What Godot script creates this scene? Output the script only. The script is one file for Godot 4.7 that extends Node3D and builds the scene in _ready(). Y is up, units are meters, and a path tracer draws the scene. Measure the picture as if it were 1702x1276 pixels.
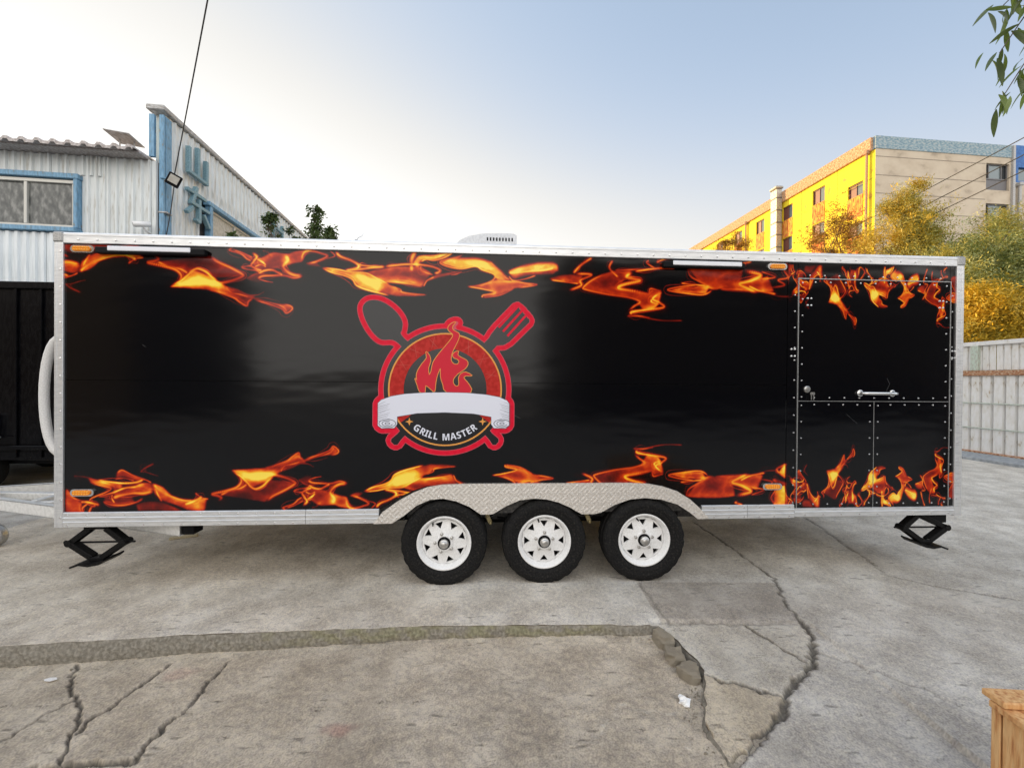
extends Node3D
# A black food trailer wrapped with printed flames, parked on cracked concrete between workshops. Units are metres, y up.

const TURN := 0.0577
const NOWHERE := Vector2(9e9, 9e9)
var rng := RandomNumberGenerator.new()
var M := {}
var taken := {}


func _ready():
	rng.seed = 7
	var cam := Camera3D.new()
	cam.name = "camera"
	cam.fov = 88.93
	cam.far = 900.0
	cam.near = 0.05
	cam.transform = Transform3D(Basis(Vector3(1, 0, 0), -0.0055) * Basis(Vector3(0, 0, 1), 0.0075), Vector3(0, 1.55, 0))
	add_child(cam)
	var we := WorldEnvironment.new()
	we.name = "world"
	var env := Environment.new()
	env.background_mode = Environment.BG_SKY
	env.sky = Sky.new()
	env.sky.sky_material = sky_material()
	env.background_energy_multiplier = 1.0
	env.tonemap_mode = Environment.TONE_MAPPER_LINEAR
	env.tonemap_exposure = 1.9
	env.sdfgi_enabled = true
	env.ssao_enabled = true
	env.ssil_enabled = true
	we.environment = env
	add_child(we)
	var sun := DirectionalLight3D.new()
	sun.name = "sun"
	sun.light_color = Color(1.0, 0.82, 0.58)
	sun.light_energy = 1.3
	sun.light_angular_distance = 0.5
	sun.shadow_enabled = true
	sun.look_at_from_position(sun_way(), Vector3.ZERO)
	add_child(sun)
	materials()
	for m in [M.rubber, M.black, M.black_plain, M.black_gloss]:
		m.metallic_specular = 0.22
	build_ground()
	build_left_building()
	build_right_building()
	build_fence()
	build_yard_behind()
	build_trailer()
	build_black_trailer()
	build_trees()
	build_small_things()


func sun_way() -> Vector3:
	return Vector3(-0.8, 0.17, -0.6).normalized()


func sky_material() -> PanoramaSkyMaterial:
	var w := 512
	var h := 256
	var im := Image.create(w, h, false, Image.FORMAT_RGBF)
	var sun := sun_way()
	var sun_turn := atan2(sun.x, -sun.z)
	for j in h:
		var up: float = (0.5 - (j + 0.5) / h) * PI
		var e: float = rad_to_deg(maxf(up, 0.0)) / 28.0
		var band := exp(-e * e)
		for i in w:
			var around: float = wrapf((i + 0.5) / w * TAU, -PI, PI)
			var off: float = absf(wrapf(around - sun_turn, -PI, PI))
			var way := Vector3(sin(around) * cos(up), sin(up), -cos(around) * cos(up))
			var near := rad_to_deg(way.angle_to(sun))
			# hazy air: paler towards the horizon and round the sun
			var b: float = 0.225 + 0.43 * band * (0.55 + 0.45 * cos(off * 0.8)) + 0.22 * exp(-near * near / 3000.0)
			var k := smoothstep(0.27, 0.50, b)
			var c := Color(0.76, 0.98, 1.31).lerp(Color(1.01, 0.995, 0.96), k)
			# the haze is brighter and whiter overhead and behind, as the light on the shaded fronts shows
			var turned := smoothstep(60.0, 125.0, rad_to_deg(way.angle_to(Vector3(0, 0.35, -1))))
			b = lerpf(b, maxf(b, 1.08), turned)
			c = c.lerp(Color(1.03, 0.985, 0.925), turned)
			if up < 0.0:
				b *= lerpf(1.0, 0.35, clampf(-up * 6.0, 0.0, 1.0))
				c = c.lerp(Color(1.0, 0.95, 0.9), clampf(-up * 6.0, 0.0, 1.0))
			im.set_pixel(i, j, Color(c.r * b, c.g * b, c.b * b))
	var m := PanoramaSkyMaterial.new()
	m.panorama = ImageTexture.create_from_image(im)
	return m


# ---------------------------------------------------------------- shapes
func surf(smooth := false) -> SurfaceTool:
	var st := SurfaceTool.new()
	st.begin(Mesh.PRIMITIVE_TRIANGLES)
	st.set_smooth_group(1 if smooth else -1)
	return st


func face(st: SurfaceTool, p: Array, out: Vector3, uv := []):
	# a convex face that looks towards out
	var flip: bool = Plane(p[0], p[1], p[2]).normal.dot(out) < 0.0
	for k in range(1, p.size() - 1):
		var t := [0, k, k + 1]
		if flip:
			t = [0, k + 1, k]
		for n in t:
			if uv:
				st.set_uv(uv[n])
			st.add_vertex(p[n])


func box(st: SurfaceTool, c: Vector3, size: Vector3, bevel := 0.0, turn := Basis()):
	var h := size / 2.0
	var r := minf(bevel, minf(h.x, minf(h.y, h.z)) * 0.95)
	var v := func(axis: int, s: Vector3) -> Vector3:
		var q := Vector3(h.x - r, h.y - r, h.z - r)
		q[axis] = h[axis]
		return c + turn * (q * s)
	for axis in 3:
		var a := (axis + 1) % 3
		var b := (axis + 2) % 3
		for s in [-1.0, 1.0]:
			var p := []
			for w in [[-1, -1], [1, -1], [1, 1], [-1, 1]]:
				var d := Vector3.ONE
				d[axis] = s
				d[a] = w[0]
				d[b] = w[1]
				p.append(v.call(axis, d))
			var o := Vector3.ZERO
			o[axis] = s
			face(st, p, turn * o)
			if r > 0.0:
				for t in [-1.0, 1.0]:
					var e := []
					for w in [[axis, -1], [axis, 1], [a, 1], [a, -1]]:
						var d := Vector3.ONE
						d[axis] = s
						d[a] = t
						d[b] = w[1]
						e.append(v.call(w[0], d))
					o = Vector3.ZERO
					o[axis] = s
					o[a] = t
					face(st, e, turn * o)
	if r > 0.0:
		for k in 8:
			var d := Vector3(1 if k & 1 else -1, 1 if k & 2 else -1, 1 if k & 4 else -1)
			face(st, [v.call(0, d), v.call(1, d), v.call(2, d)], turn * d)


func bar(st: SurfaceTool, a: Vector3, b: Vector3, w: float, h: float, up := Vector3.UP, bevel := 0.0):
	# a beam from a to b, w across and h along up
	var x := (b - a).normalized()
	var z := x.cross(up).normalized()
	box(st, (a + b) / 2.0, Vector3(a.distance_to(b), h, w), bevel, Basis(x, z.cross(x).normalized(), z))


func plate(st: SurfaceTool, poly: PackedVector2Array, z0: float, z1: float, uv := Rect2(), at := Transform3D()):
	# an extruded outline in the xy plane; uv is the piece of the plane that the picture covers
	var idx := Geometry2D.triangulate_polygon(poly)
	var has := uv.size.x != 0.0
	var pic := func(p: Vector2) -> Vector2:
		return Vector2((p.x - uv.position.x) / uv.size.x, 1.0 - (p.y - uv.position.y) / uv.size.y)
	var centre := Vector2.ZERO
	for k in range(0, idx.size(), 3):
		for z in [z0, z1]:
			var p := []
			var u := []
			for n in 3:
				var q := poly[idx[k + n]]
				p.append(at * Vector3(q.x, q.y, z))
				if has:
					u.append(pic.call(q))
			face(st, p, at.basis * Vector3(0, 0, 1.0 if (z == z1) == (z1 > z0) else -1.0), u)
	var turning := -1.0 if Geometry2D.is_polygon_clockwise(poly) else 1.0
	for k in poly.size():
		var a := poly[k]
		var b := poly[(k + 1) % poly.size()]
		var n := Vector2(b.y - a.y, a.x - b.x) * turning
		face(st, [at * Vector3(a.x, a.y, z0), at * Vector3(b.x, b.y, z0), at * Vector3(b.x, b.y, z1), at * Vector3(a.x, a.y, z1)], at.basis * Vector3(n.x, n.y, 0), [pic.call(a), pic.call(b), pic.call(b), pic.call(a)] if has else [])


func rect(x0: float, y0: float, x1: float, y1: float) -> PackedVector2Array:
	return PackedVector2Array([Vector2(x0, y0), Vector2(x1, y0), Vector2(x1, y1), Vector2(x0, y1)])


func round_rect(x0: float, y0: float, x1: float, y1: float, r: float, n := 6) -> PackedVector2Array:
	var p := PackedVector2Array()
	for c in [[x1 - r, y1 - r, 0.0], [x0 + r, y1 - r, PI / 2], [x0 + r, y0 + r, PI], [x1 - r, y0 + r, -PI / 2]]:
		for k in n + 1:
			p.append(Vector2(c[0], c[1]) + Vector2.from_angle(c[2] + PI / 2 * k / n) * r)
	return p


func tube(st: SurfaceTool, pts: Array, r0: float, r1 := -1.0, sides := 8):
	if r1 < 0.0:
		r1 = r0
	var rings := []
	var side := Vector3.ZERO
	for k in pts.size():
		var along: Vector3 = (pts[mini(k + 1, pts.size() - 1)] - pts[maxi(k - 1, 0)]).normalized()
		if side == Vector3.ZERO:
			side = along.cross(Vector3.UP if absf(along.y) < 0.9 else Vector3.RIGHT)
		side = (side - along * side.dot(along)).normalized()
		var up := along.cross(side)
		var r := lerpf(r0, r1, float(k) / (pts.size() - 1))
		var ring := []
		for s in sides:
			var a := TAU * s / sides
			ring.append(pts[k] + (side * cos(a) + up * sin(a)) * r)
		rings.append(ring)
	st.set_smooth_group(1)
	for k in pts.size() - 1:
		var c: Vector3 = (pts[k] + pts[k + 1]) / 2.0
		for s in sides:
			var n := (s + 1) % sides
			face(st, [rings[k][s], rings[k][n], rings[k + 1][n], rings[k + 1][s]], (rings[k][s] + rings[k + 1][n]) / 2.0 - c)
	st.set_smooth_group(-1)
	face(st, rings[0], pts[0] - pts[1])
	face(st, rings[-1], pts[-1] - pts[-2])


func lathe(st: SurfaceTool, at: Transform3D, prof: Array, n := 32, notch := []):
	# turns (radius, height along z) about z; notch lists the profile points that step in on every other slice
	var rows := []
	for k in prof.size():
		var row := []
		for s in n:
			var a := TAU * s / n
			var r: float = prof[k].x - (0.006 if notch.has(k) and s % 3 == 0 else 0.0)
			row.append(at * Vector3(r * cos(a), r * sin(a), prof[k].y))
		rows.append(row)
	for k in prof.size() - 1:
		var d: Vector2 = prof[k + 1] - prof[k]
		if d.length() < 1e-6:
			continue
		var nrm := Vector2(d.y, -d.x)
		for s in n:
			var t := (s + 1) % n
			var a := TAU * (s + 0.5) / n
			var out := at.basis * Vector3(nrm.x * cos(a), nrm.x * sin(a), nrm.y)
			if prof[k].x < 1e-6:
				face(st, [rows[k][s], rows[k + 1][s], rows[k + 1][t]], out)
			elif prof[k + 1].x < 1e-6:
				face(st, [rows[k][s], rows[k][t], rows[k + 1][s]], out)
			else:
				face(st, [rows[k][s], rows[k][t], rows[k + 1][t], rows[k + 1][s]], out)


func dome(st: SurfaceTool, at: Vector3, r: float, h: float, n := 7):
	# a rivet head that looks towards +z
	lathe(st, Transform3D(Basis(), at), [Vector2(r, 0.0), Vector2(r * 0.8, h * 0.7), Vector2(0.0, h)], n)


func corrugated(st: SurfaceTool, x0: float, x1: float, y0: float, y1: float, pitch: float, rise: float, at := Transform3D(), flat := 0.55):
	# trapezoid ribs that run up the sheet
	var p := []
	var x := x0
	while x < x1 - 1e-4:
		for f in [[0.0, 0.0], [flat, 0.0], [flat + 0.12, 1.0], [0.88, 1.0]]:
			var q: float = x + f[0] * pitch
			if q < x1:
				p.append(Vector2(q, f[1] * rise))
		x += pitch
	p.append(Vector2(x1, 0))
	for k in p.size() - 1:
		var a: Vector2 = p[k]
		var b: Vector2 = p[k + 1]
		var n := at.basis * Vector3(a.y - b.y, 0, b.x - a.x)
		face(st, [at * Vector3(a.x, y0, a.y), at * Vector3(b.x, y0, b.y), at * Vector3(b.x, y1, b.y), at * Vector3(a.x, y1, a.y)], n)


func holed_wall(st: SurfaceTool, x0: float, x1: float, y0: float, y1: float, holes: Array, deep: float, at: Transform3D):
	# a wall face in the xy plane with openings [x0, y0, x1, y1] and their reveals
	var xs := [x0, x1]
	var ys := [y0, y1]
	for h in holes:
		xs.append_array([h[0], h[2]])
		ys.append_array([h[1], h[3]])
	xs.sort()
	ys.sort()
	var out := at.basis.z
	for i in xs.size() - 1:
		for j in ys.size() - 1:
			if xs[i + 1] - xs[i] < 1e-4 or ys[j + 1] - ys[j] < 1e-4:
				continue
			var m := Vector2((xs[i] + xs[i + 1]) / 2.0, (ys[j] + ys[j + 1]) / 2.0)
			var open := false
			for h in holes:
				open = open or (m.x > h[0] and m.x < h[2] and m.y > h[1] and m.y < h[3])
			if not open:
				face(st, [at * Vector3(xs[i], ys[j], 0), at * Vector3(xs[i + 1], ys[j], 0), at * Vector3(xs[i + 1], ys[j + 1], 0), at * Vector3(xs[i], ys[j + 1], 0)], out)
	for h in holes:
		var c := [Vector2(h[0], h[1]), Vector2(h[2], h[1]), Vector2(h[2], h[3]), Vector2(h[0], h[3])]
		var mid := Vector2((h[0] + h[2]) / 2.0, (h[1] + h[3]) / 2.0)
		for k in 4:
			var a: Vector2 = c[k]
			var b: Vector2 = c[(k + 1) % 4]
			var inward := mid - (a + b) / 2.0
			face(st, [at * Vector3(a.x, a.y, 0), at * Vector3(b.x, b.y, 0), at * Vector3(b.x, b.y, -deep), at * Vector3(a.x, a.y, -deep)], at.basis * Vector3(inward.x, inward.y, 0))


# ---------------------------------------------------------------- objects
func numbered(called: String) -> String:
	if not taken.has(called):
		taken[called] = 0
		return called
	taken[called] += 1
	return "%s_%03d" % [called, taken[called]]


func tag(o: Node3D, label: String, category: String, group := "", kind := ""):
	o.set_meta("label", label)
	if category:
		o.set_meta("category", category)
	if group:
		o.set_meta("group", group)
	if kind:
		o.set_meta("kind", kind)


func thing(called: String, label: String, category: String, at := Vector3.ZERO, turn := 0.0, group := "") -> Node3D:
	var o := Node3D.new()
	o.name = numbered(called)
	add_child(o)
	o.position = at
	o.rotation.y = turn
	tag(o, label, category, group)
	return o


func part(called: String, st: SurfaceTool, m: Material, parent: Node3D) -> MeshInstance3D:
	st.generate_normals()
	return put(called, st.commit(), m, parent)


func put(called: String, mesh: Mesh, m: Material, parent: Node3D) -> MeshInstance3D:
	var o := MeshInstance3D.new()
	o.name = called
	o.mesh = mesh
	o.material_override = m
	parent.add_child(o, true)
	return o


func alone(called: String, st: SurfaceTool, m: Material, label: String, category: String, group := "", kind := "") -> MeshInstance3D:
	var o := part(numbered(called), st, m, self)
	tag(o, label, category, group, kind)
	return o


# ---------------------------------------------------------------- materials
func lin(r: float, g: float, b: float) -> Color:
	return Color(r, g, b).linear_to_srgb()


func plain(c: Color, rough := 0.6, metal := 0.0) -> StandardMaterial3D:
	var m := StandardMaterial3D.new()
	m.albedo_color = c
	m.roughness = rough
	m.metallic = metal
	return m


func noise(freq: float, octaves := 4, type := FastNoiseLite.TYPE_SIMPLEX_SMOOTH) -> FastNoiseLite:
	var n := FastNoiseLite.new()
	n.seed = rng.randi() % 10000
	n.frequency = freq
	n.fractal_octaves = octaves
	n.noise_type = type
	return n


func grainy(stops: Array, freq: float, scale: Vector3, rough := 0.7, metal := 0.0, size := 512, octaves := 5, type := FastNoiseLite.TYPE_SIMPLEX_SMOOTH, world := false) -> StandardMaterial3D:
	# a surface whose colour runs through stops [[at, colour], ...] with a noise; scale is repeats per metre
	var m := plain(Color.WHITE, rough, metal)
	var t := NoiseTexture2D.new()
	t.width = size
	t.height = size
	t.seamless = true
	t.noise = noise(freq, octaves, type)
	var g := Gradient.new()
	g.offsets = PackedFloat32Array(stops.map(func(s): return s[0]))
	g.colors = PackedColorArray(stops.map(func(s): return s[1]))
	t.color_ramp = g
	m.albedo_texture = t
	m.uv1_triplanar = true
	m.uv1_world_triplanar = world
	m.uv1_scale = scale
	return m


func bumped(m: StandardMaterial3D, freq: float, depth: float, size := 512) -> StandardMaterial3D:
	var t := NoiseTexture2D.new()
	t.width = size
	t.height = size
	t.seamless = true
	t.noise = noise(freq, 4)
	m.heightmap_enabled = true
	m.heightmap_scale = depth
	m.heightmap_texture = t
	return m


func materials():
	M.alu = grainy([[0.2, lin(0.70, 0.71, 0.72)], [0.55, lin(0.80, 0.81, 0.82)], [0.85, lin(0.86, 0.86, 0.86)]], 0.02, Vector3(0.7, 6.0, 6.0), 0.36, 0.72)
	M.alu_dark = grainy([[0.3, lin(0.34, 0.34, 0.34)], [0.7, lin(0.46, 0.46, 0.45)]], 0.02, Vector3(5, 5, 5), 0.42, 0.7)
	M.chrome = plain(lin(0.75, 0.75, 0.74), 0.14, 0.95)
	M.steel = plain(lin(0.55, 0.54, 0.52), 0.32, 0.9)
	M.rivet = plain(lin(0.74, 0.74, 0.74), 0.25, 0.85)
	M.black = bumped(grainy([[0.3, lin(0.006, 0.006, 0.0065)], [0.75, lin(0.014, 0.0135, 0.013)]], 0.03, Vector3(4, 4, 4), 0.42), 0.05, 0.05)
	M.black_plain = plain(lin(0.007, 0.007, 0.008), 0.55)
	M.rubber = bumped(grainy([[0.25, lin(0.010, 0.010, 0.011)], [0.6, lin(0.016, 0.0155, 0.015)], [0.85, lin(0.036, 0.034, 0.030)]], 0.02, Vector3(5, 5, 5), 0.72), 0.06, 0.06)
	M.wheel_white = grainy([[0.2, lin(0.74, 0.74, 0.73)], [0.6, lin(0.86, 0.86, 0.86)]], 0.02, Vector3(6, 6, 6), 0.32)
	M.zinc = plain(lin(0.5, 0.42, 0.22), 0.4, 0.4)
	M.under = grainy([[0.3, lin(0.03, 0.03, 0.03)], [0.7, lin(0.07, 0.065, 0.06)]], 0.02, Vector3(3, 3, 3), 0.7)
	M.liner = grainy([[0.3, lin(0.24, 0.24, 0.23)], [0.7, lin(0.36, 0.35, 0.33)]], 0.02, Vector3(3, 3, 3), 0.6, 0.3)
	M.lens_white = plain(lin(0.82, 0.83, 0.88), 0.3)
	M.amber = plain(lin(0.85, 0.26, 0.015), 0.15)
	M.amber_led = plain(lin(0.95, 0.42, 0.04), 0.12)
	M.ac_white = grainy([[0.3, lin(0.60, 0.61, 0.63)], [0.7, lin(0.70, 0.71, 0.73)]], 0.02, Vector3(3, 3, 3), 0.45)
	M.hose = grainy([[0.3, lin(0.58, 0.57, 0.55)], [0.7, lin(0.74, 0.73, 0.72)]], 0.03, Vector3(6, 6, 6), 0.45)
	M.tongue = grainy([[0.25, lin(0.68, 0.68, 0.66)], [0.6, lin(0.8, 0.8, 0.79)]], 0.02, Vector3(2, 2, 2), 0.4, 0.25)
	M.sheet_pale = grainy([[0.15, lin(0.50, 0.50, 0.47)], [0.34, lin(0.66, 0.69, 0.69)], [0.75, lin(0.72, 0.76, 0.77)]], 0.012, Vector3(1.6, 0.22, 1.6), 0.5)
	M.sheet_white = grainy([[0.2, lin(0.66, 0.71, 0.74)], [0.7, lin(0.78, 0.83, 0.86)]], 0.012, Vector3(1.6, 0.22, 1.6), 0.45)
	M.roof_sheet = grainy([[0.25, lin(0.32, 0.28, 0.26)], [0.5, lin(0.46, 0.42, 0.41)], [0.8, lin(0.56, 0.53, 0.52)]], 0.02, Vector3(1.5, 1.5, 1.5), 0.6)
	M.blue_trim = grainy([[0.12, lin(0.22, 0.2, 0.17)], [0.32, lin(0.12, 0.27, 0.42)], [0.8, lin(0.2, 0.38, 0.55)]], 0.018, Vector3(2, 0.5, 2), 0.5)
	M.cap = grainy([[0.2, lin(0.28, 0.26, 0.24)], [0.55, lin(0.42, 0.42, 0.42)], [0.85, lin(0.52, 0.52, 0.52)]], 0.02, Vector3(1, 3, 1), 0.5, 0.2)
	M.sign_blue = grainy([[0.25, lin(0.13, 0.24, 0.28)], [0.7, lin(0.22, 0.36, 0.43)]], 0.02, Vector3(3, 3, 3), 0.5)
	M.window_frame = plain(lin(0.55, 0.54, 0.50), 0.4, 0.2)
	M.dusty_glass = grainy([[0.2, lin(0.05, 0.055, 0.055)], [0.5, lin(0.10, 0.105, 0.10)], [0.85, lin(0.24, 0.24, 0.23)]], 0.014, Vector3(1.2, 0.6, 1.2), 0.22)
	M.frosted = grainy([[0.3, lin(0.40, 0.38, 0.33)], [0.7, lin(0.50, 0.48, 0.43)]], 0.02, Vector3(1, 1, 1), 0.4)
	M.dark_glass = plain(lin(0.03, 0.035, 0.04), 0.08)
	M.pale_glass = plain(lin(0.16, 0.2, 0.21), 0.1)
	M.maroon = plain(lin(0.16, 0.06, 0.05), 0.5)
	M.grey_panel = plain(lin(0.13, 0.125, 0.13), 0.5)
	M.yellow = grainy([[0.12, lin(0.60, 0.34, 0.04)], [0.28, lin(0.80, 0.60, 0.022)], [0.7, lin(0.86, 0.70, 0.025)]], 0.012, Vector3(0.12, 0.10, 0.12), 0.8)
	M.yellow_joint = plain(lin(0.42, 0.30, 0.04), 0.9)
	M.tan = grainy([[0.08, lin(0.36, 0.30, 0.23)], [0.3, lin(0.50, 0.42, 0.32)], [0.7, lin(0.56, 0.48, 0.375)]], 0.014, Vector3(0.07, 0.1, 0.07), 0.85)
	M.tan_joint = plain(lin(0.25, 0.21, 0.17), 0.9)
	M.band_blue = grainy([[0.3, lin(0.16, 0.25, 0.31)], [0.5, lin(0.25, 0.35, 0.40)], [0.75, lin(0.38, 0.42, 0.42)]], 0.03, Vector3(0.2, 0.35, 0.2), 0.8)
	M.band_sunlit = grainy([[0.3, lin(0.36, 0.17, 0.09)], [0.5, lin(0.52, 0.30, 0.16)], [0.72, lin(0.60, 0.44, 0.28)]], 0.04, Vector3(0.25, 0.4, 0.25), 0.85)  # same tile as the front parapet, with warm sunlight put into its colour
	M.deep_blue = grainy([[0.3, lin(0.02, 0.10, 0.32)], [0.7, lin(0.035, 0.15, 0.42)]], 0.02, Vector3(0.3, 0.3, 0.3), 0.6)
	M.rust_panel = grainy([[0.3, lin(0.50, 0.07, 0.02)], [0.5, lin(0.66, 0.17, 0.03)], [0.68, lin(0.80, 0.48, 0.06)]], 0.02, Vector3(1.3, 0.12, 1.3), 0.8)
	M.rust = grainy([[0.25, lin(0.22, 0.08, 0.035)], [0.5, lin(0.42, 0.20, 0.10)], [0.75, lin(0.55, 0.45, 0.34)]], 0.03, Vector3(1.2, 2.5, 1.2), 0.85)
	M.fence_white = grainy([[0.06, lin(0.42, 0.34, 0.25)], [0.22, lin(0.68, 0.66, 0.62)], [0.7, lin(0.76, 0.75, 0.74)]], 0.014, Vector3(1.3, 0.5, 1.3), 0.6)
	M.fence_green = grainy([[0.2, lin(0.42, 0.42, 0.36)], [0.6, lin(0.50, 0.58, 0.50)]], 0.02, Vector3(2, 1, 2), 0.6)
	M.duct = grainy([[0.2, lin(0.30, 0.27, 0.22)], [0.6, lin(0.46, 0.43, 0.38)]], 0.02, Vector3(0.5, 0.5, 0.5), 0.45, 0.3)
	M.cable = plain(lin(0.02, 0.02, 0.022), 0.6)
	M.bark = bumped(grainy([[0.25, lin(0.05, 0.035, 0.025)], [0.7, lin(0.15, 0.115, 0.085)]], 0.03, Vector3(3, 0.8, 3), 0.9), 0.04, 0.8)
	M.band_kerb = grainy([[0.3, lin(0.24, 0.26, 0.28)], [0.7, lin(0.36, 0.38, 0.40)]], 0.02, Vector3(1, 1, 1), 0.9)
	M.dark_clad = grainy([[0.3, lin(0.005, 0.007, 0.012)], [0.7, lin(0.010, 0.013, 0.020)]], 0.02, Vector3(1, 0.2, 1), 0.7)
	M.black_gloss = grainy([[0.3, lin(0.002, 0.002, 0.003)], [0.7, lin(0.005, 0.005, 0.006)]], 0.02, Vector3(2, 0.6, 2), 0.22)
	M.wood_pale = grainy([[0.3, lin(0.46, 0.38, 0.24)], [0.7, lin(0.58, 0.50, 0.34)]], 0.02, Vector3(8, 8, 2), 0.8)
	M.wood = wood_material()
	M.concrete = concrete_material()
	M.kerb_face = bumped(grainy([[0.25, lin(0.17, 0.155, 0.125)], [0.5, lin(0.235, 0.215, 0.18)], [0.78, lin(0.32, 0.295, 0.25)]], 0.02, Vector3(1.7, 1.7, 1.7), 0.95, 0.0, 1024, 6, FastNoiseLite.TYPE_SIMPLEX_SMOOTH, true), 0.03, 0.6)
	M.kerb_face.vertex_color_use_as_albedo = true
	M.stone = bumped(grainy([[0.2, lin(0.56, 0.47, 0.35)], [0.5, lin(0.72, 0.62, 0.47)], [0.8, lin(0.78, 0.70, 0.56)]], 0.02, Vector3(5, 5, 5), 0.95), 0.04, 1.6)
	M.paper = plain(lin(0.85, 0.85, 0.84), 0.8)
	M.tread = tread_material()
	M.wrap = StandardMaterial3D.new()
	M.wrap.albedo_texture = wrap_picture()
	M.wrap.roughness = 0.13
	M.wrap.metallic_specular = 0.42
	M.wrap.texture_repeat = false
	var soft := NoiseTexture2D.new()
	soft.width = 512
	soft.height = 512
	soft.seamless = true
	soft.noise = noise(0.012, 3)
	M.wrap.heightmap_enabled = true
	M.wrap.heightmap_texture = soft
	M.wrap.heightmap_scale = 0.22
	M.leaf = plain(Color.WHITE, 0.55)
	M.leaf.vertex_color_use_as_albedo = true
	M.leaf.backlight_enabled = true
	M.leaf.backlight = lin(0.28, 0.26, 0.05)


func concrete_material() -> StandardMaterial3D:
	var n := 1024
	var fine := noise(0.16, 3).get_seamless_image(n, n).get_data()
	var mid := noise(0.05, 5).get_seamless_image(n, n).get_data()
	var broad := noise(0.005, 4).get_seamless_image(n, n).get_data()
	# short dashes left by the trowel
	var pit := noise(0.035, 2, FastNoiseLite.TYPE_CELLULAR)
	pit.cellular_return_type = FastNoiseLite.RETURN_DISTANCE
	var dashes := pit.get_seamless_image(n / 4, n)
	dashes.resize(n, n, Image.INTERPOLATE_CUBIC)
	var pits := dashes.get_data()
	var crisp := noise(0.03, 4)
	crisp.fractal_type = FastNoiseLite.FRACTAL_RIDGED
	var veins := crisp.get_seamless_image(n, n).get_data()
	var c := PackedByteArray()
	c.resize(n * n * 3)
	var h := PackedByteArray()
	h.resize(n * n)
	for k in n * n:
		var f := fine[k] / 255.0 - 0.5
		var m := mid[k] / 255.0 - 0.5
		var b := broad[k] / 255.0 - 0.5
		var v := 0.91 + 0.30 * f + 0.21 * m + 0.22 * b
		var hh := 150.0 + 70.0 * f + 60.0 * m
		var p := pits[k] / 255.0
		if p < 0.24 and b + 0.7 * m > 0.02:
			v -= 0.34 * (1.0 - p / 0.24)
			hh -= 120.0 * (1.0 - p / 0.24)
		var ve := veins[k] / 255.0
		if ve > 0.80 and b > -0.05:
			v -= (ve - 0.80) * 1.1
			hh -= (ve - 0.80) * 260.0
		v = clampf(v, 0.15, 1.0)
		c[3 * k] = int(255.0 * v)
		c[3 * k + 1] = int(255.0 * v * (0.985 + 0.02 * b))
		c[3 * k + 2] = int(255.0 * v * (0.96 - 0.05 * m + 0.04 * b))
		h[k] = int(clampf(hh, 0.0, 255.0))
	var m := plain(Color.WHITE, 0.9)
	m.albedo_texture = ImageTexture.create_from_image(Image.create_from_data(n, n, false, Image.FORMAT_RGB8, c))
	m.heightmap_enabled = true
	m.heightmap_texture = ImageTexture.create_from_image(Image.create_from_data(n, n, false, Image.FORMAT_L8, h))
	m.heightmap_scale = 0.55
	m.vertex_color_use_as_albedo = true
	return m


func wood_material() -> StandardMaterial3D:
	var m := grainy([[0.15, lin(0.42, 0.17, 0.06)], [0.4, lin(0.60, 0.31, 0.12)], [0.75, lin(0.72, 0.44, 0.20)]], 0.012, Vector3(7.0, 0.9, 7.0), 0.7, 0.0, 512, 5)
	return bumped(m, 0.03, 0.15)


func tread_material() -> StandardMaterial3D:
	# five-bar tread pressed into sheet: blocks of bars that turn from square to square
	var n := 256
	var h := Image.create(n, n, false, Image.FORMAT_L8)
	for j in n:
		for i in n:
			var u: float = i * 4.0 / n
			var v: float = j * 4.0 / n
			var a := (u + v) * 0.7071
			var b := (u - v) * 0.7071
			var ca := floori(a * 1.4142 / 1.0)
			var cb := floori(b * 1.4142 / 1.0)
			var fa := fposmod(a * 1.4142, 1.0)
			var fb := fposmod(b * 1.4142, 1.0)
			var along := fa if (ca + cb) % 2 == 0 else fb
			var across := fb if (ca + cb) % 2 == 0 else fa
			var up := 0.0
			if along > 0.1 and along < 0.9:
				up = clampf(1.8 * absf(sin(across * PI * 2.0)) - 0.7, 0.0, 1.0)
			h.set_pixel(i, j, Color(up, up, up))
	var m := grainy([[0.2, lin(0.62, 0.58, 0.53)], [0.55, lin(0.70, 0.66, 0.61)], [0.85, lin(0.76, 0.73, 0.69)]], 0.02, Vector3(3, 3, 3), 0.42, 0.4)
	m.heightmap_enabled = true
	m.heightmap_texture = ImageTexture.create_from_image(h)
	m.heightmap_scale = 0.14
	m.uv1_scale = Vector3(3.3, 3.3, 3.3)
	return m


# ---------------------------------------------------------------- the printed flames
const PW := 2048
const PH := 768
const PRINT := Rect2(0.0, 0.54, 7.0, 2.0)
var sheets := PackedFloat32Array()
var strokes := PackedFloat32Array()
var blobs := PackedFloat32Array()
# how the strip of flames is laid on the wall: [stretch, start, edge height, up or down, from, to, line width]
var LAID := [[1.0, 0.0, 2.524, -1.0, 0.06, 5.496, 1.0], [0.8887, 0.5246, 0.583, 1.0, 0.06, 5.496, 0.92], [0.2717, 5.6232, 2.505, -1.0, 5.497, 6.94, 0.42], [0.2717, 5.6232, 0.555, 1.0, 5.497, 6.94, 0.42], [1.0, 0.0, 0.583, 1.0, 5.2, 5.496, 1.0]]


func curve(p: Array) -> Array:
	var q := []
	var n := p.size() / 2
	for k in n:
		q.append(Vector2(p[2 * k], p[2 * k + 1]))
	return q


func spline(q: Array, t: float) -> Vector2:
	var f := t * (q.size() - 1)
	var k := mini(int(f), q.size() - 2)
	var a: Vector2 = q[k]
	return a.cubic_interpolate(q[k + 1], q[maxi(k - 1, 0)], q[mini(k + 2, q.size() - 1)], f - k)


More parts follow.
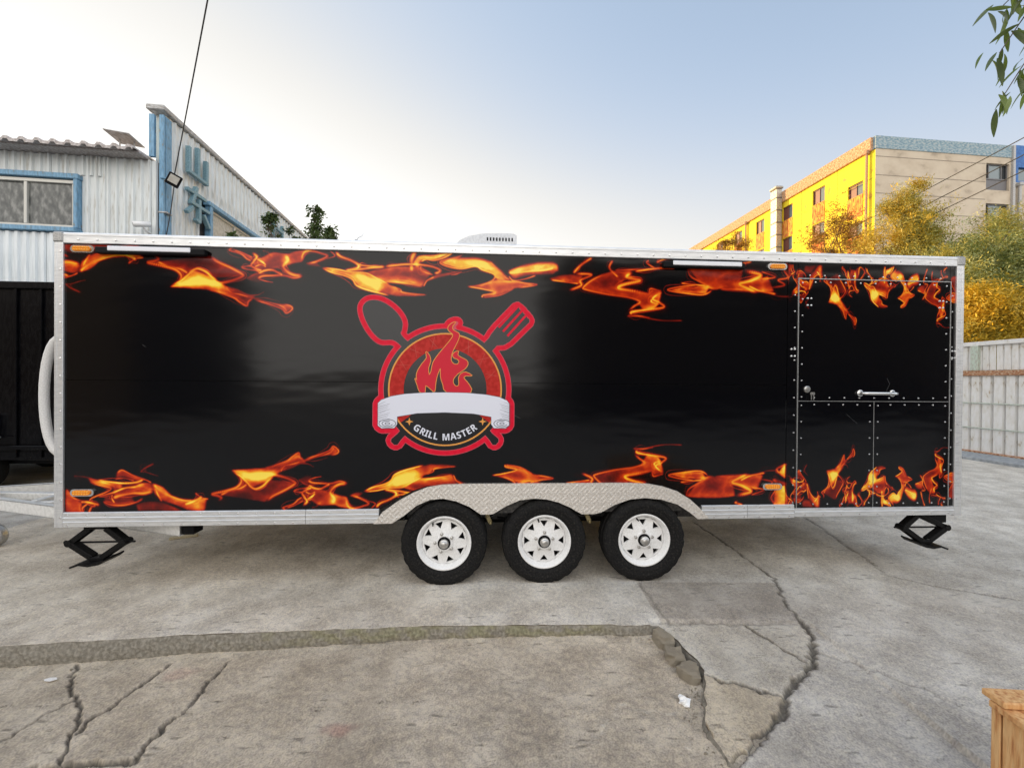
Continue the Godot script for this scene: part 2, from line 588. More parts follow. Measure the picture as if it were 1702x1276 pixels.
func pixel_of(p: Vector2, l: Array) -> Vector2:
	var s: float = p.x / 1000.0 * l[0] + l[1]
	var y: float = l[2] + l[3] * p.y / 1000.0
	if s < l[4] or s > l[5]:
		return NOWHERE
	return Vector2((s - PRINT.position.x) / PRINT.size.x * PW, (1.0 - (y - PRINT.position.y) / PRINT.size.y) * PH)


func _stroke(w: float, heat: float, p: Array, ways := [0, 1, 2, 3], bow := 0.0):
	var q := curve(p)
	if bow == 0.0 and w >= 14.0:
		# finer tongues that leave the line and come back to it, and a dull fringe
		_stroke(w * 0.42, heat * 0.62, p, ways, 17.0)
		_stroke(w * 0.36, heat * 0.48, p, ways, -26.0)
		_stroke(w * 2.6, heat * 0.26, p, ways, 8.0)
	var length := 0.0
	for k in q.size() - 1:
		length += q[k].distance_to(q[k + 1])
	for way in ways:
		var l: Array = LAID[way]
		var r: float = maxf(w * l[6] * 0.68, 5.0)
		var steps := int(length / (r * 0.5)) + 8
		var rx: float = maxf(r / 3.418, 1.1)
		var ry: float = maxf(r / 2.604, 1.1)
		for n in steps + 1:
			var t := float(n) / steps
			var on := spline(q, t)
			if bow != 0.0:
				var ahead := spline(q, minf(t + 0.02, 1.0)) - spline(q, maxf(t - 0.02, 0.0))
				on += ahead.orthogonal().normalized() * bow * sin(PI * t) * (0.7 + 0.6 * sin(t * 7.0 + w))
			var c := pixel_of(on, l)
			if c == NOWHERE:
				continue
			var power: float = heat / 100.0 * smoothstep(0.0, 0.12, t) * smoothstep(0.0, 0.12, 1.0 - t) * (0.86 + 0.14 * sin(t * 9.0 + w))
			for j in range(maxi(int(c.y - ry * 2.0), 0), mini(int(c.y + ry * 2.0) + 2, PH)):
				var dy := (j - c.y) / ry
				for i in range(maxi(int(c.x - rx * 2.0), 0), mini(int(c.x + rx * 2.0) + 2, PW)):
					var dx := (i - c.x) / rx
					var v := power * exp(-(dx * dx + dy * dy) * 1.1)
					if v > strokes[j * PW + i]:
						strokes[j * PW + i] = v


func _sheet(ha: float, hm: float, hb: float, pa: Array, pb: Array, ways := [0, 1, 2, 3]):
	var qa := curve(pa)
	var qb := curve(pb)
	var long := 0.0
	var wide := 0.0
	for k in 12:
		var t := k / 12.0
		long += maxf(spline(qa, t).distance_to(spline(qa, t + 1.0 / 12.0)), spline(qb, t).distance_to(spline(qb, t + 1.0 / 12.0)))
		wide = maxf(wide, spline(qa, t).distance_to(spline(qb, t)))
	for way in ways:
		var l: Array = LAID[way]
		var nt := int(long * maxf(l[0], 0.45) / 2.0) + 6
		var ns := int(wide / 1.8) + 4
		for n in nt + 1:
			var t := float(n) / nt
			var a := spline(qa, t)
			var b := spline(qb, t)
			var fade := smoothstep(0.0, 0.06, t) * smoothstep(0.0, 0.06, 1.0 - t)
			for k in ns + 1:
				var s := float(k) / ns
				var c := pixel_of(a.lerp(b, s), l)
				if c == NOWHERE or c.y < 0.0 or c.y >= PH or c.x >= PW:
					continue
				var h := lerpf(ha, hm, smoothstep(0.0, 0.5, s)) if s < 0.5 else lerpf(hm, hb, smoothstep(0.5, 1.0, s))
				var v := h / 100.0 * fade
				var at := int(c.y) * PW + int(c.x)
				if v > sheets[at]:
					sheets[at] = v


func _blob(x: float, y: float, rx: float, ry: float, heat: float, angle: float, ways := [0, 1, 2, 3]):
	for way in ways:
		var l: Array = LAID[way]
		var c := pixel_of(Vector2(x, y), l)
		if c == NOWHERE:
			continue
		var turn := deg_to_rad(angle) * (-1.0 if l[3] > 0.0 else 1.0)
		var px: float = rx * l[0] / 3.418 * 1.1
		var py: float = ry / 2.604 * 1.1
		var reach := int(maxf(px, py) * 2.0) + 2
		for j in range(maxi(int(c.y) - reach, 0), mini(int(c.y) + reach, PH)):
			for i in range(maxi(int(c.x) - reach, 0), mini(int(c.x) + reach, PW)):
				var d := Vector2(i - c.x, j - c.y).rotated(-turn)
				var e := (d.x / px) * (d.x / px) + (d.y / py) * (d.y / py)
				if e < 4.0:
					blobs[j * PW + i] += heat / 100.0 * exp(-e * 1.2)


func soften(f: PackedFloat32Array):
	# a box blur, across and then down, of the two bands that hold flames
	var row := PackedFloat32Array()
	row.resize(PW)
	for j in PH:
		if j > 290 and j < 480:
			continue
		var o := j * PW
		for i in PW:
			row[i] = f[o + i]
		for i in range(2, PW - 2):
			f[o + i] = (row[i - 2] + row[i - 1] + row[i] + row[i + 1] + row[i + 2]) * 0.2
	for i in PW:
		for j in PH:
			row[j] = f[j * PW + i]
		for j in range(2, PH - 2):
			if j < 290 or j > 480:
				f[j * PW + i] = (row[j - 2] + row[j - 1] + row[j] + row[j + 1] + row[j + 2]) * 0.2


func wrap_picture() -> ImageTexture:
	sheets.resize(PW * PH)
	strokes.resize(PW * PH)
	blobs.resize(PW * PH)
	draw_flames()
	soften(sheets)
	soften(sheets)
	var flow := noise(0.02, 4)
	flow.fractal_type = FastNoiseLite.FRACTAL_RIDGED
	var lick := flow.get_image(PW / 2, PH / 2)
	lick.resize(PW, PH, Image.INTERPOLATE_CUBIC)
	var licks := lick.get_data()
	var ramp := Gradient.new()
	ramp.offsets = PackedFloat32Array([0.0, 0.10, 0.22, 0.36, 0.5, 0.63, 0.76, 0.9, 1.0])
	ramp.colors = PackedColorArray([Color(0.035, 0.035, 0.045), Color(0.10, 0.03, 0.035), Color(0.26, 0.05, 0.04), Color(0.50, 0.09, 0.05), Color(0.76, 0.20, 0.06), Color(0.90, 0.38, 0.09), Color(0.96, 0.58, 0.13), Color(0.98, 0.76, 0.18), Color(1.0, 0.88, 0.34)])
	var look := []
	for k in 256:
		look.append(ramp.sample(k / 255.0))
	var out := PackedByteArray()
	out.resize(PW * PH * 3)
	for j in PH:
		for i in PW:
			var at := j * PW + i
			var sh := sheets[at]
			var heat := 0.0
			if sh > 0.0 or strokes[at] > 0.0 or blobs[at] > 0.0:
				var n := licks[at] / 255.0
				heat = sh * (0.62 + 0.75 * n)
				heat = maxf(heat, strokes[at] * 1.22) + 0.35 * minf(heat, strokes[at]) + blobs[at] * (0.35 + 0.75 * minf(sh * 1.6, 1.0))
				heat = clampf(heat * 1.1, 0.0, 1.0)
			var c: Color = look[int(heat * 255.0)]
			out[3 * at] = int(c.r * 255.0)
			out[3 * at + 1] = int(c.g * 255.0)
			out[3 * at + 2] = int(c.b * 255.0)
	for s in [[0.60, 1.80, 0.625, 1.783], [6.0, 1.31, 6.09, 1.235], [6.345, 1.60, 6.368, 1.555], [6.368, 1.555, 6.34, 1.50], [5.494, 1.42, 5.4935, 1.20], [3.3, 1.30, 3.36, 1.27]]:
		for k in 60:
			var f := k / 59.0
			var i := int(lerpf(s[0], s[2], f) / 7.0 * PW)
			var j := int((1.0 - (lerpf(s[1], s[3], f) - 0.54) / 2.0) * PH)
			for n in 3:
				out[3 * (j * PW + i) + n] = 70
	sheets.clear()
	strokes.clear()
	blobs.clear()
	return ImageTexture.create_from_image(Image.create_from_data(PW, PH, false, Image.FORMAT_RGB8, out))


func draw_flames():
	_sheet(30, 22, 30, [641,123,744,146,826,173,864,212,861,248], [1055,59,1117,104,1215,149,1292,191,1296,216])
	_sheet(48, 64, 42, [785,300,847,266,916,210,947,177,1013,197,1083,225,1146,263], [785,302,868,305,958,311,1027,313,1097,322,1167,339,1237,330])
	_stroke(22, 52, [675,69,706,97,682,112,638,127,744,150,826,174,864,212,858,248,827,281,785,300])
	_stroke(20, 48, [696,115,778,152,861,168,916,200])
	_stroke(20, 62, [785,300,861,255,916,207,944,177,985,162,1041,184,1083,223,1132,256])
	_stroke(24, 50, [1068,62,1117,104,1215,149,1289,189,1300,209,1237,239,1146,263,1083,268])
	_blob(986, 256, 54, 35, 52, 0)
	_blob(1069, 265, 70, 25, 34, 8)
	_blob(903, 265, 62, 27, 22, -25)
	_sheet(42, 36, 50, [1139,260,1195,288,1265,308,1342,343,1399,349], [1055,320,1160,346,1237,374,1286,398,1328,427])
	_stroke(16, 46, [1097,319,1160,343,1237,370,1279,401,1328,427,1342,394,1378,371])
	_stroke(14, 40, [1181,284,1216,331,1279,344,1349,364])
	_sheet(50, 34, 44, [1349,357,1406,385,1491,404,1576,433,1612,480], [1392,364,1476,393,1583,411,1640,423,1654,446])
	_stroke(14, 50, [1371,379,1477,409,1576,444,1612,476,1654,446,1640,421,1576,407])
	_stroke(10, 26, [1342,346,1406,345,1455,320])
	_stroke(10, 24, [1392,367,1476,369,1576,396])
	_sheet(48, 26, 40, [1212,20,1286,45,1363,94], [1237,18,1335,51,1384,87])
	_stroke(14, 50, [1229,3,1205,22,1286,47,1328,81,1363,98])
	_stroke(12, 40, [1237,21,1300,38,1370,72])
	_blob(1405, 61, 32, 20, 52, 10)
	_stroke(18, 60, [1363,32,1398,64,1377,98,1360,131,1406,159,1441,165])
	_stroke(16, 72, [1398,79,1441,103,1462,125])
	_sheet(40, 34, 30, [1363,116,1427,78,1511,32,1611,37,1725,34], [1392,167,1462,158,1526,152,1611,125,1725,96])
	_stroke(14, 46, [1286,144,1335,133,1370,134])
	_stroke(14, 46, [1286,146,1342,160,1399,166,1427,188])
	_stroke(12, 50, [1384,139,1427,122,1466,137])
	_blob(1420, 184, 35, 15, 48, -15)
	_stroke(18, 60, [1406,188,1455,165,1512,160,1561,184,1583,195])
	_stroke(18, 55, [1402,228,1441,206,1512,200,1597,198,1668,213,1736,195])
	_stroke(16, 30, [1328,228,1371,200,1406,188])
	_sheet(26, 20, 14, [1328,226,1371,204,1427,199], [1336,233,1385,254,1441,257])
	_stroke(10, 46, [1413,228,1462,242,1519,251])
	_stroke(26, 62, [1603,48,1621,84,1590,129,1618,169,1668,193,1729,197])
	_blob(1605, 81, 29, 40, 40, 0)
	_stroke(16, 36, [1526,130,1583,155,1611,183,1654,197])
	_sheet(44, 40, 50, [1611,52,1667,21,1746,8,1796,6], [1625,117,1668,101,1725,94,1732,59])
	_stroke(18, 55, [1725,94,1725,49,1749,15,1796,11,1857,25,1904,48,1825,89,1753,107])
	_stroke(12, 42, [1922,5,1961,44,1882,70,1818,96])
	_sheet(40, 34, 30, [1746,103,1796,94,1825,94], [1775,121,1825,128,1868,127])
	_stroke(14, 26, [1440,19,1476,29,1511,61])
	_stroke(20, 70, [1968,11,2001,45,2077,73,2132,105,2121,133,2027,148])
	_blob(2146, 115, 31, 20, 44, -15)
	_stroke(20, 72, [2027,150,2157,137,2230,123,2336,114])
	_stroke(14, 66, [2135,101,2186,111,2332,116])
	_sheet(50, 62, 58, [1861,133,1976,142,2077,159,2186,164,2274,205,2377,256], [1865,137,1947,167,2041,189,2100,224,2158,278,2304,316])
	_stroke(14, 72, [1861,132,1940,167,2034,190,2092,218,2121,260,2194,290,2304,317,2377,333])
	_stroke(12, 64, [1861,132,1976,142,2070,159,2186,164,2274,205,2377,255])
	_blob(2216, 228, 93, 39, 52, 25)
	_blob(2157, 193, 46, 15, 20, 20)
	_sheet(58, 46, 34, [2232,198,2312,234,2378,256,2422,272,2452,294,2526,311,2651,320], [2232,287,2313,315,2379,327,2423,337,2467,335,2555,334,2651,323])
	_stroke(10, 50, [2378,258,2444,281,2461,303,2555,314,2651,321])
	_stroke(18, 64, [2319,116,2377,106,2488,93,2598,94,2687,107,2738,131,2721,151,2695,154])
	_stroke(14, 46, [2598,100,2598,130,2635,152,2695,169])
	_stroke(30, 66, [2553,-4,2528,57,2528,139])
	_sheet(66, 84, 60, [2535,95,2561,49,2598,26,2709,15,2824,-4], [2584,123,2594,74,2635,53,2694,57,2820,5])
	_stroke(14, 66, [2591,75,2635,52,2694,58,2761,40,2820,7,2828,-9])
	_sheet(44, 32, 54, [2159,174,2246,146,2334,129,2421,114,2495,112,2598,115,2687,158], [2159,182,2246,213,2334,226,2378,229,2488,236,2562,243,2618,258])
	_stroke(22, 62, [2290,234,2378,226,2488,236,2618,258])
	_stroke(12, 50, [2618,258,2645,211,2695,184])
	_sheet(40, 36, 30, [2629,227,2695,177,2791,152,2907,134], [2632,227,2702,199,2821,166,2907,139])
	_stroke(10, 44, [2821,166,2866,158,2907,138])
	_blob(2374, 87, 35, 20, 34, 0)
	_sheet(66, 72, 30, [2746,71,2791,92,2896,114,3008,96,3068,123,3148,151,3167,192], [2820,41,2910,31,3007,26,3105,47,3181,101,3235,145,3265,213])
	_stroke(16, 64, [2921,-7,2880,26,2746,64,2780,96,2896,116,3008,95,3061,121,3144,149,3157,177,3122,210,3046,237,2941,250])
	_blob(3038, 75, 70, 25, 36, 8)
	_stroke(20, 46, [3105,50,3189,124,3239,175,3273,190])
	_sheet(56, 44, 50, [2941,249,3046,237,3129,208,3190,195,3311,203,3479,222], [2943,251,3047,264,3152,287,3236,281,3319,255,3475,229])
	_stroke(12, 60, [2941,250,3047,264,3160,291,3070,313,3062,332])
	_sheet(56, 48, 40, [3062,315,3160,291,3236,278], [3064,335,3198,311,3304,261])
	_stroke(12, 50, [3182,207,3311,203,3387,214,3480,223,3425,238,3319,253])
	_stroke(10, 40, [3062,334,3198,311,3304,259])
	_blob(3172, 358, 31, 23, 20, 0)
	_blob(3093, 398, 39, 4, 14, 0)
	_blob(3151, 34, 39, 31, 16, 0)
	_blob(3294, 30, 46, 19, 12, 0)
	_sheet(20, 78, 60, [3257,122,3318,94,3424,57,3592,42,3646,67], [3273,148,3318,142,3425,127,3547,114,3654,120])
	_stroke(20, 78, [3261,136,3318,137,3425,122,3547,108,3623,87])
	_sheet(50, 36, 16, [3265,148,3348,143,3501,122,3639,121], [3296,201,3364,176,3463,155,3609,148])
	_stroke(12, 56, [3261,160,3299,197,3387,183,3478,151])
	_stroke(20, 60, [3909,5,3819,68,3764,130])
	_stroke(20, 58, [3764,133,3903,138,3820,184,3823,224,3724,266])
	_sheet(30, 40, 50, [3572,176,3682,146,3847,142], [3600,195,3737,199,3820,218])
	_stroke(12, 54, [3586,185,3710,200,3806,211])
	_blob(3696, 248, 41, 17, 22, -15)
	_sheet(34, 32, 40, [4083,100,3928,169,3850,234,3873,256,4029,287,4197,308,4276,335], [4229,94,4195,141,4151,197,4140,239,4219,253,4366,275,4423,346])
	_stroke(18, 50, [4083,100,3928,169,3845,234,3867,256,4029,287,4197,308,4290,339,4243,377,4192,418])
	_stroke(18, 50, [4071,23,4047,84,4117,154])
	_stroke(18, 64, [4240,105,4420,78,4574,68])
	_stroke(16, 44, [4083,100,4229,91,4375,82])
	_stroke(28, 62, [4240,101,4184,147,4241,164,4286,177,4168,207,4118,236,4196,251,4366,272])
	_blob(4209, 141, 35, 24, 44, 0)
	_sheet(36, 40, 56, [4242,311,4354,275,4377,242], [4310,403,4423,379,4467,256])
	_stroke(16, 46, [4366,272,4377,236,4467,258])
	_stroke(20, 64, [4467,258,4394,313,4446,343,4480,380,4344,402,4226,421,4232,446])
	_stroke(16, 60, [4428,290,4380,335,4446,358])
	_blob(4243, 428, 33, 18, 40, 0)
	_stroke(16, 46, [4187,454,4288,452,4379,470])
	_stroke(12, 30, [4356,468,4481,484,4640,481])
	_stroke(14, 52, [4358,16,4341,33,4375,59,4415,78])
	_stroke(16, 66, [4420,31,4476,4,4533,-5])
	_sheet(40, 34, 40, [4671,74,4785,63,4992,61,5132,74], [4763,178,4890,236,4994,201,5110,187])
	_stroke(16, 42, [4671,72,4694,129,4763,170,4861,217])
	_stroke(14, 60, [4615,187,4729,197,4821,204])
	_stroke(14, 58, [4798,194,4649,210,4513,242,4650,266,4804,274,4879,231])
	_sheet(50, 44, 60, [4535,242,4672,216,4856,206], [4558,250,4695,267,4833,265])
	_blob(4850, 226, 35, 18, 36, 0)
	_stroke(30, 64, [5114,73,5266,107,5197,151,5098,182,5151,214,5250,249])
	_blob(5202, 112, 61, 31, 40, 15)
	_sheet(44, 36, 50, [4925,224,5017,189,5168,163,5342,114], [4948,235,5087,238,5227,246,5391,237])
	_stroke(14, 48, [5266,80,5389,122,5267,141])
	_stroke(16, 48, [5506,-8,5459,55,5495,122,5416,146,5467,185,5332,211])
	_stroke(18, 58, [5168,197,5262,234,5403,259])
	_stroke(14, 26, [5320,239,5415,273,5544,274])
	_stroke(12, 24, [4925,230,5110,245,5274,245])
	_stroke(20, 60, [5125,24,5189,0])
	_stroke(14, 22, [-447,265,-386,261,-333,253])
	_sheet(46, 50, 52, [-341,257,-265,237,-181,222,-66,211], [-318,214,-242,196,-173,181,-59,169])
	_stroke(16, 72, [-265,238,-181,223,-66,211,34,217,99,239])
	_blob(53, 203, 46, 22, 50, 15)
	_blob(-13, 190, 46, 12, 32, 10)
	_blob(-219, 217, 46, 15, 26, -15)
	_stroke(14, 56, [-326,214,-189,184,-160,168,-211,141,-303,106,-329,78])
	_stroke(16, 62, [-272,113,-150,141,-51,175,49,183])
	_sheet(44, 36, 30, [-112,285,-74,304,10,269,118,233], [-128,241,-59,255,18,233,95,226])
	_stroke(12, 46, [-112,281,-74,306,10,269,118,231,157,211])
	_stroke(12, 42, [-128,241,-59,247,26,226])
	_sheet(40, 36, 46, [-150,170,-28,169,95,211,157,211], [-135,112,-28,129,95,139,172,160])
	_stroke(26, 58, [-143,105,-89,119,11,136,95,135,172,153])
	_stroke(16, 50, [-226,84,-165,55,-66,50,34,71,95,103])
	_stroke(14, 54, [-150,127,-150,98,-131,69])
	_sheet(30, 24, 40, [-211,113,-104,105,11,111], [-211,77,-104,51,34,71])
	_stroke(20, 56, [172,203,207,167,281,123,398,84,499,78])
	_stroke(16, 54, [188,174,203,131,238,76])
	_sheet(50, 42, 38, [157,211,242,181,320,115,421,78,515,92,601,91], [173,138,250,80,343,50,437,13,515,1,586,4])
	_stroke(24, 66, [417,51,499,78,550,106])
	_stroke(14, 48, [499,136,554,99,605,90])
	_blob(515, 34, 54, 23, 26, 0)
	_sheet(20, 32, 30, [34,53,126,74,242,73], [49,9,165,8,421,2])
	_sheet(44, 42, 36, [-507,172,-462,143,-424,100,-378,71], [-511,1,-469,0,-424,0,-375,-1])
	_stroke(16, 44, [-503,172,-447,108,-348,77])
	_stroke(22, 70, [-386,78,-333,74,-249,54])
	_stroke(16, 54, [-371,-1,-375,35,-333,67,-295,93])
	_stroke(18, 52, [-329,-1,-310,38,-276,54])
	_stroke(14, 30, [72,291,103,319,176,353])
	_blob(106, 301, 23, 19, 22, 0)
	_stroke(10, 24, [95,298,157,276,211,261])
	_sheet(66, 84, 84, [5505,340,5442,259,5482,218,5506,204], [5507,336,5508,285,5508,238,5509,202], [4])
	_stroke(20, 50, [5501,326,5424,289,5442,255], [4])
	_sheet(60, 72, 80, [5399,-13,5405,82,5426,143], [5511,-14,5510,81,5509,163], [4])
	_stroke(30, 40, [5425,184,5404,198,5503,163], [4])


# ---------------------------------------------------------------- ground
var rim := PackedVector2Array()          # the broken edge between the upper yard and the sunken lane, as (x, z)
var patch := FastNoiseLite.new()
var rough := FastNoiseLite.new()

# cracks as (x, z) lines with their width and depth in metres
var CRACKS := [
	[0.013, 0.014, [2.04, -4.35, 2.08, -3.85, 2.09, -3.38, 2.10, -3.12, 2.03, -2.93, 1.94, -2.73, 1.91, -2.56]],
	[0.026, 0.022, [1.91, -2.56, 1.88, -2.43, 1.77, -2.27, 1.68, -2.17, 1.55, -2.08, 1.41, -1.98, 1.34, -1.90, 1.23, -1.81, 1.13, -1.75, 1.04, -1.69, 0.98, -1.63, 0.90, -1.57]],
	[0.015, 0.014, [1.52, -2.52, 1.59, -2.38, 1.63, -2.27, 1.67, -2.19]],
	[0.013, 0.006, [1.02, -2.51, 1.24, -2.54, 1.50, -2.53, 1.63, -2.54, 1.88, -2.57]],
	[0.011, 0.014, [1.05, -2.11, 1.10, -2.05, 1.24, -2.01, 1.38, -1.95]],
	[0.011, 0.005, [1.77, -2.28, 1.87, -2.22, 1.98, -2.12, 2.11, -1.98, 2.18, -1.88, 2.24, -1.78]],
	[0.012, 0.011, [3.41, -4.51, 3.36, -4.25, 3.28, -3.99, 3.21, -3.71, 3.17, -3.51, 3.10, -3.27, 3.06, -3.19, 3.15, -3.12, 3.25, -3.04, 3.41, -2.96, 3.56, -2.88, 3.71, -2.82, 3.95, -2.68]],
	[0.012, 0.006, [1.00, -3.03, 1.01, -2.76, 1.03, -2.53]],
	[0.007, 0.004, [-0.34, -2.78, -0.30, -2.62, -0.24, -2.50]],
	[0.007, 0.004, [-1.1, -3.6, -1.0, -3.2, -1.02, -2.95]],
	[0.008, 0.005, [5.2, -7.5, 5.0, -6.0, 5.5, -5.0, 6.6, -4.4]],
]
var LOW_CRACKS := [
	[0.012, 0.016, [-2.53, -2.27, -2.41, -2.14, -2.28, -2.04, -2.15, -1.95, -2.08, -1.87, -1.95, -1.69]],
	[0.011, 0.014, [-2.27, -2.03, -2.31, -1.94, -2.33, -1.87, -2.35, -1.79, -2.39, -1.70]],
	[0.014, 0.014, [-1.99, -2.28, -2.01, -2.11, -2.02, -2.02, -2.05, -1.87, -2.03, -1.83]],
	[0.012, 0.014, [-1.66, -2.30, -1.64, -2.09, -1.63, -1.94]],
	[0.020, 0.022, [-1.63, -1.94, -1.65, -1.85, -1.65, -1.73, -1.63, -1.68]],
	[0.022, 0.03, [-1.62, -1.69, -1.93, -1.67, -2.08, -1.65, -2.3, -1.62]],
	[0.006, 0.004, [-0.1, -2.25, 0.0, -2.0, -0.15, -1.8, -0.1, -1.6]],
]


# pale scrapes on the surface
var SCRAPES := [[0.006, 1.0, [1.70, -1.62, 1.82, -1.66]], [0.005, 1.0, [1.88, -1.57, 2.00, -1.60, 2.12, -1.63]], [0.006, 0.7, [2.05, -1.93, 2.12, -1.95]], [0.005, 0.7, [3.05, -2.0, 3.14, -2.03]]]
var LOW_SCRAPES := [[0.006, 0.8, [0.38, -1.76, 0.46, -1.83, 0.54, -1.93, 0.58, -1.94]], [0.005, 0.5, [0.63, -1.92, 0.79, -1.88, 0.86, -1.87]], [0.005, 0.6, [0.78, -1.70, 0.81, -1.68, 0.82, -1.65]]]


func low_height(x: float, z: float) -> float:
	return lerpf(-0.125, -0.065, smoothstep(-3.0, 1.0, x)) + 0.028 * smoothstep(-2.2, -1.5, z) * smoothstep(-0.3, 0.9, x)


func crack_x(z: float) -> float:
	# where the long crack runs at this depth
	for c in [CRACKS[1][2], CRACKS[0][2]]:
		for k in c.size() / 2 - 1:
			if z >= c[2 * k + 1] and z <= c[2 * k + 3]:
				return lerpf(c[2 * k], c[2 * k + 2], (z - c[2 * k + 1]) / (c[2 * k + 3] - c[2 * k + 1]))
	return 0.0


func make_rim():
	var raw := [Vector2(-5.4, -1.98), Vector2(-2.95, -2.256), Vector2(-2.0, -2.36), Vector2(-0.56, -2.47), Vector2(0.585, -2.495), Vector2(0.95, -2.49), Vector2(1.01, -2.38), Vector2(1.03, -2.30), Vector2(1.05, -2.22), Vector2(1.06, -2.12), Vector2(1.02, -2.04), Vector2(0.96, -1.90), Vector2(0.89, -1.78), Vector2(0.90, -1.70), Vector2(0.92, -1.64), Vector2(0.94, -1.57), Vector2(0.98, -1.2), Vector2(1.0, -0.9)]
	var w := noise(6.0, 3)
	for k in raw.size() - 1:
		var a: Vector2 = raw[k]
		var b: Vector2 = raw[k + 1]
		var n := maxi(int(a.distance_to(b) / 0.018), 1)
		for i in n:
			var p := a.lerp(b, float(i) / n)
			var q := p * 1.0
			var much := 0.008 if k < 5 else 0.022
			var side := (b - a).orthogonal().normalized()
			rim.append(p + side * w.get_noise_2d(q.x, q.y) * much)
	rim.append(raw[-1])


func rim_near(p: Vector2) -> Array:
	# [closest point of the rim, whether p lies on the upper side]
	var best := 9e9
	var at := Vector2.ZERO
	var above := true
	for k in rim.size() - 1:
		var a := rim[k]
		var b := rim[k + 1]
		if absf(a.x - p.x) > 0.12 or absf(a.y - p.y) > 0.12:
			continue
		var c := Geometry2D.get_closest_point_to_segment(p, a, b)
		var d := c.distance_squared_to(p)
		if d < best - 1e-12:
			best = d
			at = c
			above = (b - a).cross(p - a) < 0.0
	return [at, above]


func kerb_line(x: float) -> float:
	var line := [Vector2(-5.4, -1.98), Vector2(-2.95, -2.256), Vector2(-2.0, -2.36), Vector2(-0.56, -2.47), Vector2(0.585, -2.495), Vector2(1.2, -2.49)]
	for k in 5:
		if x >= line[k].x and x <= line[k + 1].x:
			return lerpf(line[k].y, line[k + 1].y, (x - line[k].x) / (line[k + 1].x - line[k].x))
	return -2.49


func coarse_above(x: float, z: float) -> bool:
	if z < -2.52:
		return true
	return z < kerb_line(x) if x < 0.97 else x > 1.0


func cracks_on(xs: PackedFloat32Array, zs: PackedFloat32Array, list: Array) -> Array:
	# [depth, dirt] of every grid point, drawn in along the crack lines
	var nx := xs.size()
	var depth := PackedFloat32Array()
	depth.resize(nx * zs.size())
	var dirt := PackedFloat32Array()
	dirt.resize(nx * zs.size())
	var wob := noise(5.0, 4)
	for c in list:
		var q := []
		var raw: Array = c[2]
		for k in raw.size() / 2 - 1:
			var a := Vector2(raw[2 * k], raw[2 * k + 1])
			var b := Vector2(raw[2 * k + 2], raw[2 * k + 3])
			var n := maxi(int(a.distance_to(b) / 0.02), 1)
			for i in n:
				var p := a.lerp(b, float(i) / n)
				q.append(p + Vector2(wob.get_noise_2d(p.x * 3.0, p.y * 3.0), wob.get_noise_2d(p.x * 3.0 + 50.0, p.y * 3.0)) * 0.03 + Vector2(wob.get_noise_2d(p.x * 14.0 + 7.0, p.y * 14.0), wob.get_noise_2d(p.x * 14.0 + 70.0, p.y * 14.0)) * 0.010)
		q.append(Vector2(raw[-2], raw[-1]))
		var w0: float = c[0] * 0.5
		for k in q.size() - 1:
			var a: Vector2 = q[k]
			var b: Vector2 = q[k + 1]
			var w := w0 * clampf(1.0 + 1.6 * wob.get_noise_2d(a.x * 2.0 + 9.0, a.y * 2.0), 0.35, 1.45)
			var reach := w * 2.5 + 0.012
			var i0 := xs.bsearch(minf(a.x, b.x) - reach)
			var i1 := xs.bsearch(maxf(a.x, b.x) + reach)
			var j0 := zs.bsearch(minf(a.y, b.y) - reach)
			var j1 := zs.bsearch(maxf(a.y, b.y) + reach)
			for j in range(j0, mini(j1, zs.size())):
				for i in range(i0, mini(i1, nx)):
					var p := Vector2(xs[i], zs[j])
					var d := p.distance_to(Geometry2D.get_closest_point_to_segment(p, a, b))
					var f := 1.0 - smoothstep(w * 0.45, w + 0.004, d)
					var g := 1.0 - smoothstep(w * 0.7, w * 1.1 + 0.005, d)
					var at := j * nx + i
					depth[at] = maxf(depth[at], f * c[1])
					dirt[at] = maxf(dirt[at], g * clampf(c[1] / 0.014, 0.3, 1.0))
	return [depth, dirt]


func steps(a: float, b: float, d: float) -> Array:
	var n := maxi(int(round((b - a) / d)), 1)
	var out := []
	for k in n:
		out.append(a + (b - a) * k / n)
	return out


